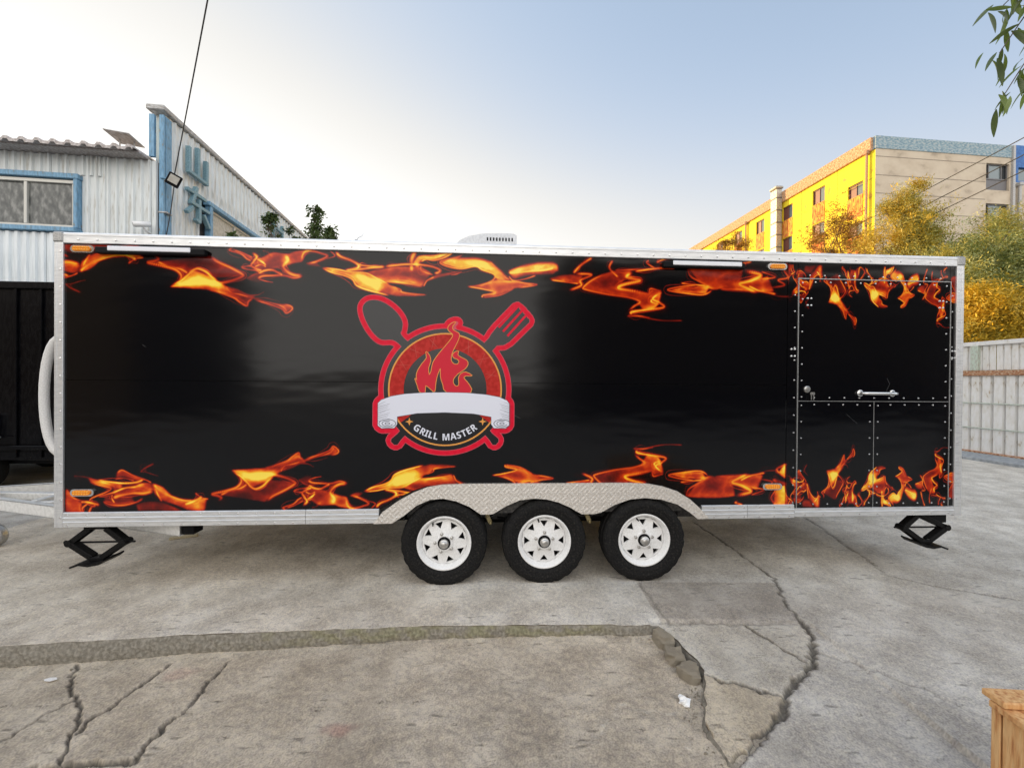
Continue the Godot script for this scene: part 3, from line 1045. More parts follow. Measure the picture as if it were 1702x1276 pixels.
func height_sheet(called: String, xs: PackedFloat32Array, zs: PackedFloat32Array, upper: bool) -> MeshInstance3D:
	var nx := xs.size()
	var nz := zs.size()
	var cr := cracks_on(xs, zs, CRACKS if upper else LOW_CRACKS)
	var pos := PackedVector3Array()
	pos.resize(nx * nz)
	var col := PackedColorArray()
	col.resize(nx * nz)
	var uv := PackedVector2Array()
	uv.resize(nx * nz)
	var on := PackedByteArray()
	on.resize(nx * nz)
	var sc := cracks_on(xs, zs, SCRAPES if upper else LOW_SCRAPES)
	var dirt_c := Color(0.13, 0.115, 0.095)
	for j in nz:
		var z := zs[j]
		for i in nx:
			var x := xs[i]
			var at := j * nx + i
			var big := patch.get_noise_2d(x, z)
			var small := rough.get_noise_2d(x, z)
			var border := minf(minf(x - xs[0], xs[nx - 1] - x), minf(z - zs[0], zs[nz - 1] - z))
			var y: float
			var c: Color
			var tint := patch.get_noise_2d(x * 0.8 + 40.0, z * 0.8)
			if upper:
				y = (0.010 * big + 0.0035 * small) * smoothstep(0.0, 0.5, border)
				# the broken pieces between the edge and the long crack have sunk a little
				if x > 0.9 and x < 1.95 and z > -2.55:
					y -= 0.012 + 0.012 * smoothstep(-2.1, -1.6, z)
				c = Color(0.65, 0.595, 0.52).lerp(Color(0.63, 0.605, 0.565), smoothstep(-2.4, 1.2, x + tint * 2.5))
				var cx := crack_x(z)
				if x > 0.84 and x < cx and z > -2.09 + (x - 1.05) * 0.44:
					c = c.lerp(Color(0.58, 0.49, 0.36), 0.75)
				elif x > 0.9 and x < cx and z > -2.53:
					c = c.lerp(Color(0.61, 0.57, 0.50), 0.7)
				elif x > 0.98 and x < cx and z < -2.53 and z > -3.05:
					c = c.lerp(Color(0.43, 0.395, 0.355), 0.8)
			else:
				y = low_height(x, z) + 0.007 * big + 0.006 * small
				y += 0.006 * absf(rough.get_noise_2d(x * 0.45 + 9.0, z * 0.45)) * smoothstep(-1.4, -0.4, x) * 1.6
				c = Color(0.585, 0.52, 0.435).lerp(Color(0.54, 0.475, 0.39), smoothstep(-0.3, 0.4, tint))
				var stain := 1.0 - smoothstep(0.02, 0.085, Vector2((x + 0.80) * 0.75, (z + 1.83) * 1.7).length() + 0.03 * small)
				stain = maxf(stain, 0.5 * (1.0 - smoothstep(0.03, 0.11, Vector2((x + 1.86) * 0.8, (z + 2.2) * 1.6).length() + 0.03 * small)))
				c = c.lerp(Color(0.42, 0.22, 0.19), 0.55 * stain)
			y -= cr[0][at]
			c *= 1.0 + 0.26 * big + 0.08 * small
			c = c.lerp(Color(0.74, 0.72, 0.66), clampf(sc[1][at] * (0.35 + 0.5 * small), 0.0, 0.7))
			c = c.lerp(dirt_c, clampf(cr[1][at] * 0.85, 0.0, 1.0))
			pos[at] = Vector3(x, y, z)
			col[at] = c
			uv[at] = Vector2(x * 0.52 + 0.04 * z, z * 0.52)
			on[at] = 1 if not upper or coarse_above(x, z) else 0
	if upper:
		# points close to the broken edge are put on it, so that the edge is clean
		var move := {}
		for j in nz:
			var z := zs[j]
			if z < -2.56:
				continue
			for i in nx:
				var x := xs[i]
				var at := j * nx + i
				if x > 1.16 or (x < 0.84 and absf(z - kerb_line(x)) > 0.07):
					continue
				var r := rim_near(Vector2(x, z))
				if r[0] == Vector2.ZERO:
					continue
				on[at] = 1 if r[1] else 0
				move[at] = r[0]
		for at in move:
			var i: int = at % nx
			var j: int = at / nx
			if on[at] == 0:
				var touch := false
				for d in [[-1, 0], [1, 0], [0, -1], [0, 1], [-1, -1], [1, 1], [-1, 1], [1, -1]]:
					var ii: int = i + d[0]
					var jj: int = j + d[1]
					if ii >= 0 and ii < nx and jj >= 0 and jj < nz and on[jj * nx + ii] == 1:
						touch = true
				if touch:
					var q: Vector2 = move[at]
					if q.distance_to(Vector2(pos[at].x, pos[at].z)) < 0.035:
						pos[at] = Vector3(q.x, pos[at].y - 0.002, q.y)
						uv[at] = Vector2(q.x * 0.52 + 0.04 * q.y, q.y * 0.52)
						on[at] = 2
	var idx := PackedInt32Array()
	for j in nz - 1:
		for i in nx - 1:
			var a := j * nx + i
			var b := a + 1
			var c := a + nx
			var d := c + 1
			if upper:
				if on[a] == 0 or on[b] == 0 or on[c] == 0 or on[d] == 0:
					# corners of three keep the edge closed
					var t := []
					for n in [a, b, d, c]:
						if on[n] > 0:
							t.append(n)
					if t.size() == 3 and not (on[t[0]] == 2 and on[t[1]] == 2 and on[t[2]] == 2):
						idx.append_array(PackedInt32Array([t[0], t[1], t[2]]))
					continue
				if on[a] + on[b] + on[c] + on[d] == 8:
					continue
			idx.append_array(PackedInt32Array([a, b, d, a, d, c]))
	var nrm := PackedVector3Array()
	nrm.resize(nx * nz)
	for k in range(0, idx.size(), 3):
		var n := (pos[idx[k + 2]] - pos[idx[k]]).cross(pos[idx[k + 1]] - pos[idx[k]])
		if n.y < 0.0:
			n = -n
			var t := idx[k + 1]
			idx[k + 1] = idx[k + 2]
			idx[k + 2] = t
		nrm[idx[k]] += n
		nrm[idx[k + 1]] += n
		nrm[idx[k + 2]] += n
	for k in nx * nz:
		nrm[k] = nrm[k].normalized() if nrm[k].length_squared() > 0.0 else Vector3.UP
	var arrays := []
	arrays.resize(Mesh.ARRAY_MAX)
	arrays[Mesh.ARRAY_VERTEX] = pos
	arrays[Mesh.ARRAY_NORMAL] = nrm
	arrays[Mesh.ARRAY_COLOR] = col
	arrays[Mesh.ARRAY_TEX_UV] = uv
	arrays[Mesh.ARRAY_INDEX] = idx
	var mesh := ArrayMesh.new()
	mesh.add_surface_from_arrays(Mesh.PRIMITIVE_TRIANGLES, arrays)
	var o := put(called, mesh, M.concrete, self)
	return o


func flat_sheet(st: SurfaceTool, x0: float, z0: float, x1: float, z1: float, y: float, c: Color):
	var nx := maxi(int((x1 - x0) / 12.0), 1)
	var nz := maxi(int((z1 - z0) / 12.0), 1)
	for i in nx:
		for j in nz:
			var p := []
			var u := []
			for d in [[0, 0], [1, 0], [1, 1], [0, 1]]:
				var x := lerpf(x0, x1, float(i + d[0]) / nx)
				var z := lerpf(z0, z1, float(j + d[1]) / nz)
				p.append(Vector3(x, y, z))
				u.append(Vector2(x * 0.52 + 0.04 * z, z * 0.52))
			st.set_color(c)
			face(st, p, Vector3.UP, u)


func build_ground():
	patch.seed = 11
	patch.frequency = 0.55
	patch.fractal_octaves = 4
	rough.seed = 5
	rough.frequency = 9.0
	rough.fractal_octaves = 3
	make_rim()
	var xs := PackedFloat32Array(steps(-5.2, -3.6, 0.06) + steps(-3.6, 0.8, 0.0135) + steps(0.8, 2.4, 0.008) + steps(2.4, 4.4, 0.0135) + steps(4.4, 11.4, 0.07) + [11.4])
	var zs := PackedFloat32Array()
	var z := -1.0
	while z > -9.6:
		zs.append(z)
		z -= clampf(z * z / 606.0 * 1.25, 0.0075, 0.07)
	zs.append(-9.6)
	zs.reverse()
	var up := height_sheet("concrete_yard", xs, zs, true)
	tag(up, "grey cracked concrete yard under the trailer", "", "", "structure")
	var xl := PackedFloat32Array(steps(-5.2, -3.4, 0.06) + steps(-3.4, -2.7, 0.0125) + steps(-2.7, -1.5, 0.008) + steps(-1.5, 1.25, 0.0125) + [1.25])
	var zl := PackedFloat32Array(steps(-2.62, -1.0, 0.008) + [-1.0])
	var low := height_sheet("concrete_lane", xl, zl, false)
	tag(low, "brownish sunken concrete lane in front of the kerb", "", "", "structure")
	var st := surf()
	var grey := Color(0.50, 0.485, 0.46)
	flat_sheet(st, -60, -60, -5.2, -2.0, 0.0, grey)
	flat_sheet(st, -5.2, -60, 11.4, -9.6, 0.0, grey)
	flat_sheet(st, 11.4, -60, 60, -1.0, 0.0, grey)
	flat_sheet(st, 1.0, -1.0, 60, 60, 0.0, grey)
	flat_sheet(st, -60, -2.0, -5.2, 60, -0.125, grey)
	flat_sheet(st, -5.2, -1.0, 1.0, 60, -0.09, grey)
	var far := Color(0.22, 0.2, 0.15)
	flat_sheet(st, -420, -420, 420, -60, 0.0, far)
	flat_sheet(st, -420, -60, -60, 420, 0.0, far)
	flat_sheet(st, 60, -60, 420, 420, 0.0, far)
	flat_sheet(st, -60, 60, 60, 420, 0.0, far)
	var g := alone("ground", st, M.concrete, "flat concrete ground reaching out past the buildings", "", "", "structure")
	# the broken face of the edge
	st = surf(true)
	var w := noise(14.0, 4)
	var moss := noise(5.0, 3)
	var rows := 7
	var grid := []
	for k in rim.size():
		var p := rim[k]
		var d := (rim[mini(k + 1, rim.size() - 1)] - rim[maxi(k - 1, 0)]).normalized()
		var out := Vector2(-d.y, d.x)
		var line := []
		var top := -0.003
		if p.x > 0.9 and p.y > -2.45:
			top = -0.022
		var foot := low_height(p.x, p.y) - 0.03
		for r in rows:
			var t := float(r) / (rows - 1)
			var y := lerpf(top, foot, t)
			var much: float = (0.012 * w.get_noise_2d(p.x * 1.0 + p.y, y * 3.0) + 0.010 * sin(t * PI)) if r > 0 else 0.0
			line.append([Vector3(p.x + out.x * much, y, p.y + out.y * much), clampf(smoothstep(-0.25, 0.25, moss.get_noise_2d(p.x, y * 2.0) + 0.12) * smoothstep(-2.3, -1.0, p.x) * (1.0 - smoothstep(0.5, 0.8, p.x)) * (1.0 - smoothstep(0.55, 0.8, t)), 0.0, 1.0)])
		grid.append(line)
	for k in grid.size() - 1:
		for r in rows - 1:
			var q := [grid[k][r], grid[k + 1][r], grid[k + 1][r + 1], grid[k][r + 1]]
			var p := []
			for v in q:
				p.append(v[0])
			var m: float = (q[0][1] + q[2][1]) / 2.0
			var c := Color(1.25, 1.19, 1.08).lerp(Color(0.85, 0.95, 0.66), m * 0.7)
			st.set_color(c)
			var d := rim[k + 1] - rim[k]
			face(st, p, Vector3(-d.y, 0, d.x))
	alone("kerb", st, M.kerb_face, "rough broken concrete kerb face above the sunken lane", "", "", "structure")
	# crumbs along the foot of the edge
	var crumb := surf()
	box(crumb, Vector3.ZERO, Vector3(1, 0.7, 0.8), 0.25)
	crumb.generate_normals()
	var spots := []
	for k in rim.size():
		var p := rim[k]
		var much := 1 if p.x < 0.6 else 7
		if p.x < 0.3 and k % 3:
			continue
		var d := (rim[mini(k + 1, rim.size() - 1)] - rim[maxi(k - 1, 0)]).normalized()
		for n in much:
			var o := Vector2(-d.y, d.x) * (0.015 + absf(rng.randfn(0.0, 0.035)))
			var q := p + o + Vector2(rng.randf_range(-0.02, 0.02), rng.randf_range(-0.02, 0.02))
			spots.append(Vector3(q.x, low_height(q.x, q.y) + 0.002, q.y))
	for k in 60:
		var q := Vector2(rng.randf_range(-2.6, 0.8), rng.randf_range(-2.3, -1.5))
		spots.append(Vector3(q.x, low_height(q.x, q.y), q.y))
	var mm := MultiMesh.new()
	mm.transform_format = MultiMesh.TRANSFORM_3D
	mm.mesh = crumb.commit()
	mm.instance_count = spots.size()
	for k in spots.size():
		var s := rng.randf_range(0.003, 0.008) * (1.8 if rng.randf() < 0.08 else 1.0)
		mm.set_instance_transform(k, Transform3D(Basis.from_euler(Vector3(rng.randf() * 3.0, rng.randf() * 6.0, rng.randf() * 3.0)).scaled(Vector3(s, s, s)), spots[k]))
	var mi := MultiMeshInstance3D.new()
	mi.name = "gravel"
	mi.multimesh = mm
	mi.material_override = M.stone
	add_child(mi)
	tag(mi, "crumbled concrete gravel along the foot of the kerb", "gravel", "", "stuff")


# ---------------------------------------------------------------- left building
func build_left_building():
	var t := thing("metal_workshop", "pale corrugated metal workshop with blue trim and blue sign characters on its side wall", "building", Vector3(-7.162, 0, -8.0), 0.12)
	var st := surf()
	box(st, Vector3(-11.06, 3.0, -14.1), Vector3(22.0, 6.0, 28.0))
	part("core", st, M.grey_panel, t)
	# front: cladding in sheets
	var x := -20.0
	while x < -0.1:
		var w := minf(0.9, -0.08 - x)
		st = surf()
		corrugated(st, x, x + w - 0.004, 4.42, 5.99, 0.15, 0.034, Transform3D(Basis(), Vector3(0, 0, 0.0)))
		if x + w < -3.9 or x > -1.46:
			part("cladding_sheet", st, M.sheet_pale, t)
		else:
			st = surf()
			corrugated(st, x, x + w - 0.004, 5.60, 5.99, 0.15, 0.034)
			part("cladding_sheet", st, M.sheet_pale, t)
		st = surf()
		corrugated(st, x, x + w - 0.004, 0.0, 4.40, 0.15, 0.035, Transform3D(Basis(), Vector3(0, 0, 0.09)), 0.4)
		part("lower_cladding_sheet", st, M.sheet_white, t)
		x += 0.9
	st = surf()
	corrugated(st, -1.46, -0.98, 4.42, 5.99, 0.15, 0.034, Transform3D(Basis(), Vector3(0, 0, 0.001)))
	part("cladding_sheet", st, M.sheet_pale, t)
	# window in its blue surround
	st = surf()
	box(st, Vector3(-2.7, 5.535, 0.05), Vector3(2.5, 0.10, 0.12), 0.01)
	box(st, Vector3(-1.5, 5.0, 0.05), Vector3(0.07, 0.97, 0.118), 0.01)
	box(st, Vector3(-2.7, 4.46, 0.08), Vector3(2.5, 0.09, 0.2), 0.01)
	part("window_surround", st, M.blue_trim, t)
	st = surf()
	box(st, Vector3(-2.7, 5.435, 0.02), Vector3(2.3, 0.07, 0.08), 0.008)
	box(st, Vector3(-2.7, 4.545, 0.02), Vector3(2.3, 0.07, 0.08), 0.008)
	for px in [-3.82, -2.405, -1.565]:
		box(st, Vector3(px, 4.99, 0.021), Vector3(0.055, 0.82, 0.078), 0.008)
	part("window_frame", st, M.window_frame, t)
	st = surf()
	box(st, Vector3(-3.11, 4.99, 0.0), Vector3(1.36, 0.82, 0.012))
	part("window_pane", st, M.dusty_glass, t)
	st = surf()
	box(st, Vector3(-1.985, 4.98, 0.012), Vector3(0.785, 0.84, 0.012))
	part("window_pane", st, M.dusty_glass, t)
	# eave of wavy roof sheet
	st = surf()
	var px := -20.0
	while px < -0.24:
		var w := 0.26
		var prof := [Vector2(0, 0.0), Vector2(0.13, 0.0), Vector2(0.165, 0.05), Vector2(0.225, 0.05), Vector2(0.26, 0.0)]
		for k in 4:
			var a: Vector2 = prof[k]
			var b: Vector2 = prof[k + 1]
			for d in [0.0, -0.006]:
				face(st, [Vector3(px + a.x, 6.02 + a.y + d, 0.42), Vector3(px + b.x, 6.02 + b.y + d, 0.42), Vector3(px + b.x, 6.5 + b.y + d, -11.0), Vector3(px + a.x, 6.5 + a.y + d, -11.0)], Vector3(0, 1 if d == 0.0 else -1, 0))
			face(st, [Vector3(px + a.x, 6.02 + a.y, 0.42), Vector3(px + b.x, 6.02 + b.y, 0.42), Vector3(px + b.x, 6.014 + b.y - 0.05, 0.418), Vector3(px + a.x, 6.014 + a.y - 0.05, 0.418)], Vector3(0, 0, 1))
		px += w
	part("roof", st, M.roof_sheet, t)
	st = surf()
	box(st, Vector3(-10.12, 6.015, 0.12), Vector3(19.76, 0.03, 0.3))
	part("soffit", st, M.roof_sheet, t)
	# gable wall with its parapet
	st = surf()
	box(st, Vector3(-0.105, 6.5, -14.0), Vector3(0.19, 0.99, 27.8))
	part("parapet", st, M.sheet_pale, t)
	var side := Transform3D(Basis(Vector3.UP, PI / 2), Vector3(0.012, 0, 0))
	x = 0.16
	while x < 27.8:
		var w := minf(0.9, 27.8 - x)
		st = surf()
		var low := 5.72 if x > 1.0 and x < 5.6 else 0.0
		corrugated(st, x, x + w - 0.004, low, 6.97, 0.18, 0.034, side, 0.6)
		part("gable_sheet", st, M.sheet_pale, t)
		x += 0.9
	st = surf()
	box(st, Vector3(-0.08, 7.035, -14.0), Vector3(0.34, 0.10, 28.2), 0.012)
	part("parapet_cap", st, M.cap, t)
	st = surf()
	box(st, Vector3(0.022, 3.45, 0.045), Vector3(0.088, 6.9, 0.055), 0.008)
	box(st, Vector3(0.036, 3.45, -0.08), Vector3(0.06, 6.9, 0.155), 0.008)
	part("corner_trim", st, M.blue_trim, t)
	st = surf()
	box(st, Vector3(-0.17, 6.48, 0.03), Vector3(0.10, 0.86, 0.06), 0.006)
	part("parapet_trim", st, M.blue_trim, t)
	st = surf()
	box(st, Vector3(0.05, 4.93, 0.0), Vector3(0.16, 0.03, 0.17), 0.005)
	part("pipe_clamp", st, M.cap, t)
	# side window band
	st = surf()
	box(st, Vector3(0.09, 5.70, -3.5), Vector3(0.16, 0.10, 4.6), 0.01)
	box(st, Vector3(0.09, 4.6, -1.30), Vector3(0.14, 2.1, 0.10), 0.01)
	part("side_window_surround", st, M.blue_trim, t)
	st = surf()
	for q in [1.40, 2.42, 3.44, 4.46, 5.48]:
		box(st, Vector3(0.03, 4.6, -q), Vector3(0.06, 2.08, 0.06), 0.006)
	box(st, Vector3(0.029, 5.61, -3.45), Vector3(0.056, 0.06, 4.2), 0.006)
	part("side_window_frame", st, M.window_frame, t)
	for q in 4:
		st = surf()
		box(st, Vector3(0.012, 4.6, -1.91 - 1.02 * q), Vector3(0.012, 2.02, 0.96))
		part("side_window_pane", st, M.frosted, t)
	# sign characters, each built of box strokes that stand off the wall
	var shan := [[0.56, 6.64, 0.56, 6.12], [0.845, 6.76, 0.845, 6.12], [1.13, 6.62, 1.13, 6.06], [0.52, 6.10, 1.17, 6.10]]
	var dong := [[0.50, 5.70, 1.10, 5.70], [0.80, 5.86, 0.64, 5.44], [0.60, 5.46, 1.22, 5.46], [0.88, 5.62, 0.88, 5.10], [0.88, 5.10, 0.76, 5.14], [0.66, 5.36, 0.48, 5.18], [1.02, 5.34, 1.22, 5.10]]
	var third := [[4.40, 6.62, 4.40, 6.0], [4.40, 6.40, 4.95, 6.40], [4.95, 6.62, 4.95, 6.0], [4.30, 6.05, 5.05, 6.05]]
	for g in [shan, dong, third]:
		st = surf()
		var n := 0
		for s in g:
			var a := Vector3(0.12 + 0.002 * n, s[1], -s[0])
			var b := Vector3(0.12 + 0.002 * n, s[3], -s[2])
			bar(st, a, b, 0.074, 0.09, Vector3.RIGHT, 0.006)
			n += 1
		part("sign_character", st, M.sign_blue, t)
	# things that hang on the building
	var o := thing("solar_panel", "small tilted solar panel on the workshop eave", "solar panel", t.transform * Vector3(-0.55, 6.12, 0.2), 0.12)
	st = surf()
	var tilt := Basis(Vector3(1, 0, 0), -0.12) * Basis(Vector3(0, 0, 1), -0.12)
	box(st, Vector3(0, 0.17, 0), Vector3(0.46, 0.02, 0.4), 0.004, tilt)
	part("panel_face", st, M.cap, o)
	st = surf()
	tube(st, [Vector3(-0.12, -0.08, -0.05), Vector3(-0.12, 0.16, -0.05)], 0.012)
	part("leg", st, M.cap, o)
	st = surf()
	tube(st, [Vector3(0.14, -0.08, -0.05), Vector3(0.14, 0.14, -0.05)], 0.012)
	part("leg", st, M.cap, o)
	o = thing("security_camera", "white bullet security camera on the workshop wall left of the blue corner trim", "camera", t.transform * Vector3(-0.24, 4.6, 0.0), 0.12)
	st = surf(true)
	lathe(st, Transform3D(Basis(Vector3.UP, -0.9) * Basis(Vector3.RIGHT, 0.25), Vector3(0.0, 0.02, 0.20)), [Vector2(0.0, -0.14), Vector2(0.05, -0.14), Vector2(0.055, 0.12), Vector2(0.045, 0.13), Vector2(0.0, 0.128)], 14)
	part("housing", st, M.wheel_white, o)
	st = surf(true)
	lathe(st, Transform3D(Basis(Vector3.UP, -0.9) * Basis(Vector3.RIGHT, 0.25), Vector3(0.0, 0.02, 0.20)), [Vector2(0.043, 0.132), Vector2(0.0, 0.136)], 14)
	part("lens", st, M.dark_glass, o)
	st = surf()
	tube(st, [Vector3(0.06, -0.12, 0.0), Vector3(0.05, -0.1, 0.12), Vector3(0.02, -0.03, 0.19)], 0.018)
	part("bracket", st, M.wheel_white, o)
	o = thing("floodlight", "square black floodlight with a glass face fixed at the blue corner of the workshop", "floodlight", t.transform * Vector3(0.30, 5.56, 0.14), 0.12)
	var ft := Basis(Vector3(0, 0, 1), -0.45) * Basis(Vector3(0, 1, 0), 0.5)
	st = surf()
	box(st, Vector3(0, 0, 0.0), Vector3(0.22, 0.24, 0.06), 0.012, ft)
	part("housing", st, M.black_plain, o)
	st = surf()
	box(st, ft * Vector3(0, 0.01, 0.031), Vector3(0.155, 0.155, 0.008), 0.002, ft)
	part("lens", st, M.frosted, o)
	st = surf()
	tube(st, [Vector3(-0.28, 0.06, -0.06), Vector3(-0.16, 0.05, -0.05), Vector3(-0.08, -0.02, -0.03)], 0.018)
	part("bracket", st, M.blue_trim, o)
	# the service cable
	var cs := Vector3(-7.162, 0, -8.0)
	var p0 := t.transform * Vector3(0.33, 5.68, 0.16)
	var p1 := t.transform * Vector3(0.08, 4.0, 0.14)
	st = surf()
	var pts := []
	var start := Vector3(1.9, 7.9, 0.8)
	for k in 25:
		var f := k / 24.0
		var p := start.lerp(p0, f)
		p.y -= 4.0 * 0.12 * f * (1.0 - f)
		pts.append(p)
	tube(st, pts, 0.009, 0.009, 6)
	var cable := thing("service_cable", "black service cable coming down from the sky to the workshop corner", "cable")
	part("upper_cable", st, M.cable, cable)
	st = surf()
	pts = []
	for k in 9:
		var f := k / 8.0
		var p := (t.transform * Vector3(0.30, 5.45, 0.13)).lerp(p1, f)
		p += Vector3(0.05, 0, 0.03) * sin(f * PI)
		pts.append(p)
	tube(st, pts, 0.009, 0.009, 6)
	part("lower_cable", st, M.cable, cable)


# ---------------------------------------------------------------- right building
func build_right_building():
	var t := thing("apartment_block", "tall flat roofed block with a sunlit yellow side and a tan front", "building", Vector3(29.525, 0, -32.0), 0.098)
	var st := surf()
	var wins := [[10.33, 18.03, 12.57, 20.27], [10.33, 14.7, 12.57, 16.9], [10.33, 11.4, 12.57, 13.6]]
	holed_wall(st, 0.0, 12.72, 0.0, 20.82, wins, 0.3, Transform3D())
	part("front_wall", st, M.tan, t)
	st = surf()
	box(st, Vector3(11.1, 10.85, -26.4), Vector3(21.6, 21.7, 52.0))
	part("core", st, M.grey_panel, t)
	st = surf()
	box(st, Vector3(6.36, 21.34, -0.1), Vector3(12.76, 1.04, 0.3), 0.02)
	part("front_parapet", st, M.band_blue, t)
	st = surf()
	for y in [20.2, 18.68, 17.2, 15.7, 14.2]:
		box(st, Vector3(5.15, y, 0.0), Vector3(10.2, 0.05, 0.02))
	part("wall_joint", st, M.tan_joint, t)
	for w in wins:
		var x0: float = w[0]
		var y0: float = w[1]
		var x1: float = w[2]
		var y1: float = w[3]
		var o := Node3D.new()
		o.name = "window"
		t.add_child(o, true)
		st = surf()
		for xx in [x0 + 0.05, x0 + 0.42, x1 - 0.6, x1 - 0.05]:
			box(st, Vector3(xx, (y0 + y1) / 2.0 + 0.5, -0.16), Vector3(0.08, y1 - y0 - 1.0, 0.08))
		box(st, Vector3((x0 + x1) / 2.0, y1 - 0.04, -0.161), Vector3(x1 - x0, 0.08, 0.082))
		box(st, Vector3((x0 + x1) / 2.0, y0 + 0.98, -0.159), Vector3(x1 - x0, 0.10, 0.09))
		part("frame", st, M.grey_panel, o)
		st = surf()
		box(st, Vector3(x0 + 1.03, (y0 + 1.0 + y1) / 2.0, -0.2), Vector3(1.22, y1 - y0 - 1.0, 0.03))
		part("pane", st, M.pale_glass, o)
		st = surf()
		box(st, Vector3(x0 + 0.21, (y0 + 1.0 + y1) / 2.0, -0.24), Vector3(0.42, y1 - y0 - 1.0, 0.03))
		part("pane", st, M.dark_glass, o)
		st = surf()
		box(st, Vector3(x1 - 0.31, (y0 + 1.0 + y1) / 2.0, -0.24), Vector3(0.6, y1 - y0 - 1.0, 0.03))
		part("pane", st, M.dark_glass, o)
		st = surf()
		box(st, Vector3(x0 + 0.57, y0 + 0.47, -0.18), Vector3(1.1, 0.9, 0.06), 0.01)
		part("lower_panel", st, M.grey_panel, o)
		st = surf()
		box(st, Vector3(x1 - 0.57, y0 + 0.47, -0.18), Vector3(1.1, 0.9, 0.06), 0.01)
		part("lower_panel", st, M.grey_panel, o)
	st = surf()
	box(st, Vector3(12.82, 10.9, 0.03), Vector3(0.22, 21.9, 0.3), 0.02)
	part("pilaster", st, M.cap, t)
	st = surf()
	tube(st, [Vector3(13.3, 18.5, 0.2), Vector3(13.3, 0.0, 0.2)], 0.11, 0.11, 10)
	box(st, Vector3(13.3, 18.55, 0.2), Vector3(0.36, 0.3, 0.34), 0.04)
	part("downpipe", st, M.cap, t)
	st = surf()
	holed_wall(st, 12.94, 22.0, 18.8, 21.95, [[13.45, 18.95, 15.6, 20.1]], 0.25, Transform3D())
	part("blue_wall", st, M.deep_blue, t)
	st = surf()
	holed_wall(st, 12.94, 22.0, 0.0, 18.8, [], 0.25, Transform3D())
	part("front_wall", st, M.tan, t)
	st = surf()
	box(st, Vector3(14.5, 19.5, -0.2), Vector3(2.1, 1.12, 0.04))
	part("pane", st, M.pale_glass, t)
	# the sunlit side
	var side := Transform3D(Basis(Vector3.UP, -PI / 2), Vector3(0, 0, 0))
	# in this frame x runs back along the side, away from the corner, once mirrored below
	var holes := []
	var sw := [[0.99, 17.62, 2.34, 18.75], [0.99, 14.2, 2.34, 15.4], [4.60, 18.72, 5.94, 20.15], [4.60, 15.42, 5.94, 16.85], [8.30, 18.72, 9.6, 20.15], [8.30, 15.42, 9.6, 16.85], [12.24, 18.75, 13.52, 20.22], [12.24, 15.42, 13.52, 16.85], [15.9, 18.85, 17.25, 20.3], [19.6, 18.85, 20.9, 20.3], [23.2, 18.85, 24.5, 20.3], [26.9, 18.85, 28.2, 20.3]]
	for w in sw:
		holes.append([-w[2], w[1], -w[0], w[3]])
	# x of the wall frame is +z of the building, its z looks along -x
	var at := Transform3D(Basis(Vector3(0, 0, 1), Vector3.UP, Vector3(-1, 0, 0)), Vector3.ZERO)
	st = surf()
	holed_wall(st, -52.0, 0.0, 0.0, 20.75, holes, 0.28, at)
	part("side_wall", st, M.yellow, t)
	st = surf()
	box(st, Vector3(-0.06, 21.29, -26.2), Vector3(0.34, 1.08, 52.0), 0.02)
	part("side_parapet", st, M.band_sunlit, t)
	st = surf()
	for y in [18.5, 17.0, 15.3, 13.6]:
		box(st, at * Vector3(-26, y, 0.0), Vector3(0.02, 0.045, 51.8))
	for q in [3.35, 7.2, 11.3, 15.0, 18.6, 22.0]:
		box(st, at * Vector3(-q, 10.4, 0.002), Vector3(0.02, 20.7, 0.045))
	part("wall_joint", st, M.yellow_joint, t)
	for w in sw:
		var q0: float = w[0]
		var y0: float = w[1]
		var q1: float = w[2]
		var y1: float = w[3]
		var o := Node3D.new()
		o.name = "window"
		t.add_child(o, true)
		st = surf()
		for q in [q0 + 0.04, (q0 + q1) / 2.0, q1 - 0.04]:
			box(st, at * Vector3(-q, (y0 + y1) / 2.0, -0.15), Vector3(0.08, y1 - y0, 0.07))
		box(st, at * Vector3(-(q0 + q1) / 2.0, y1 - 0.04, -0.151), Vector3(0.082, 0.08, q1 - q0))
		box(st, at * Vector3(-(q0 + q1) / 2.0, y0 + 0.04, -0.149), Vector3(0.084, 0.08, q1 - q0))
		part("frame", st, M.maroon, o)
		for h in 2:
			st = surf()
			box(st, at * Vector3(-(q0 + (q1 - q0) * (0.25 + 0.5 * h)), (y0 + y1) / 2.0, -0.19), Vector3(0.03, y1 - y0 - 0.1, (q1 - q0) / 2.0 - 0.08))
			part("pane", st, M.pale_glass if h == 0 else M.maroon, o)
		st = surf()
		box(st, at * Vector3(-(q0 + q1) / 2.0, y0 - 0.92, 0.01), Vector3(0.05, 1.78, q1 - q0 + 0.02))
		part("rusty_panel", st, M.rust_panel, t)
	for q in [0.53, 15.0]:
		st = surf()
		tube(st, [at * Vector3(-q, 20.7, 0.2), at * Vector3(-q, 0, 0.2)], 0.09, 0.09, 8)
		box(st, at * Vector3(-q, 20.75, 0.2), Vector3(0.34, 0.34, 0.36), 0.05)
		part("downpipe", st, M.rust, t)
	st = surf()
	box(st, at * Vector3(-9.9, 11.0, 0.5), Vector3(0.62, 22.2, 0.85), 0.02)
	part("vent_duct", st, M.duct, t)
	st = surf()
	for k in 14:
		box(st, at * Vector3(-9.9, 21.2 - 1.3 * k, 0.5), Vector3(0.70, 0.12, 0.93), 0.01)
	part("duct_flange", st, M.grey_panel, t)
	st = surf()
	box(st, at * Vector3(-9.9, 22.3, 0.5), Vector3(0.85, 0.3, 1.1), 0.1)
	part("duct_cap", st, M.duct, t)


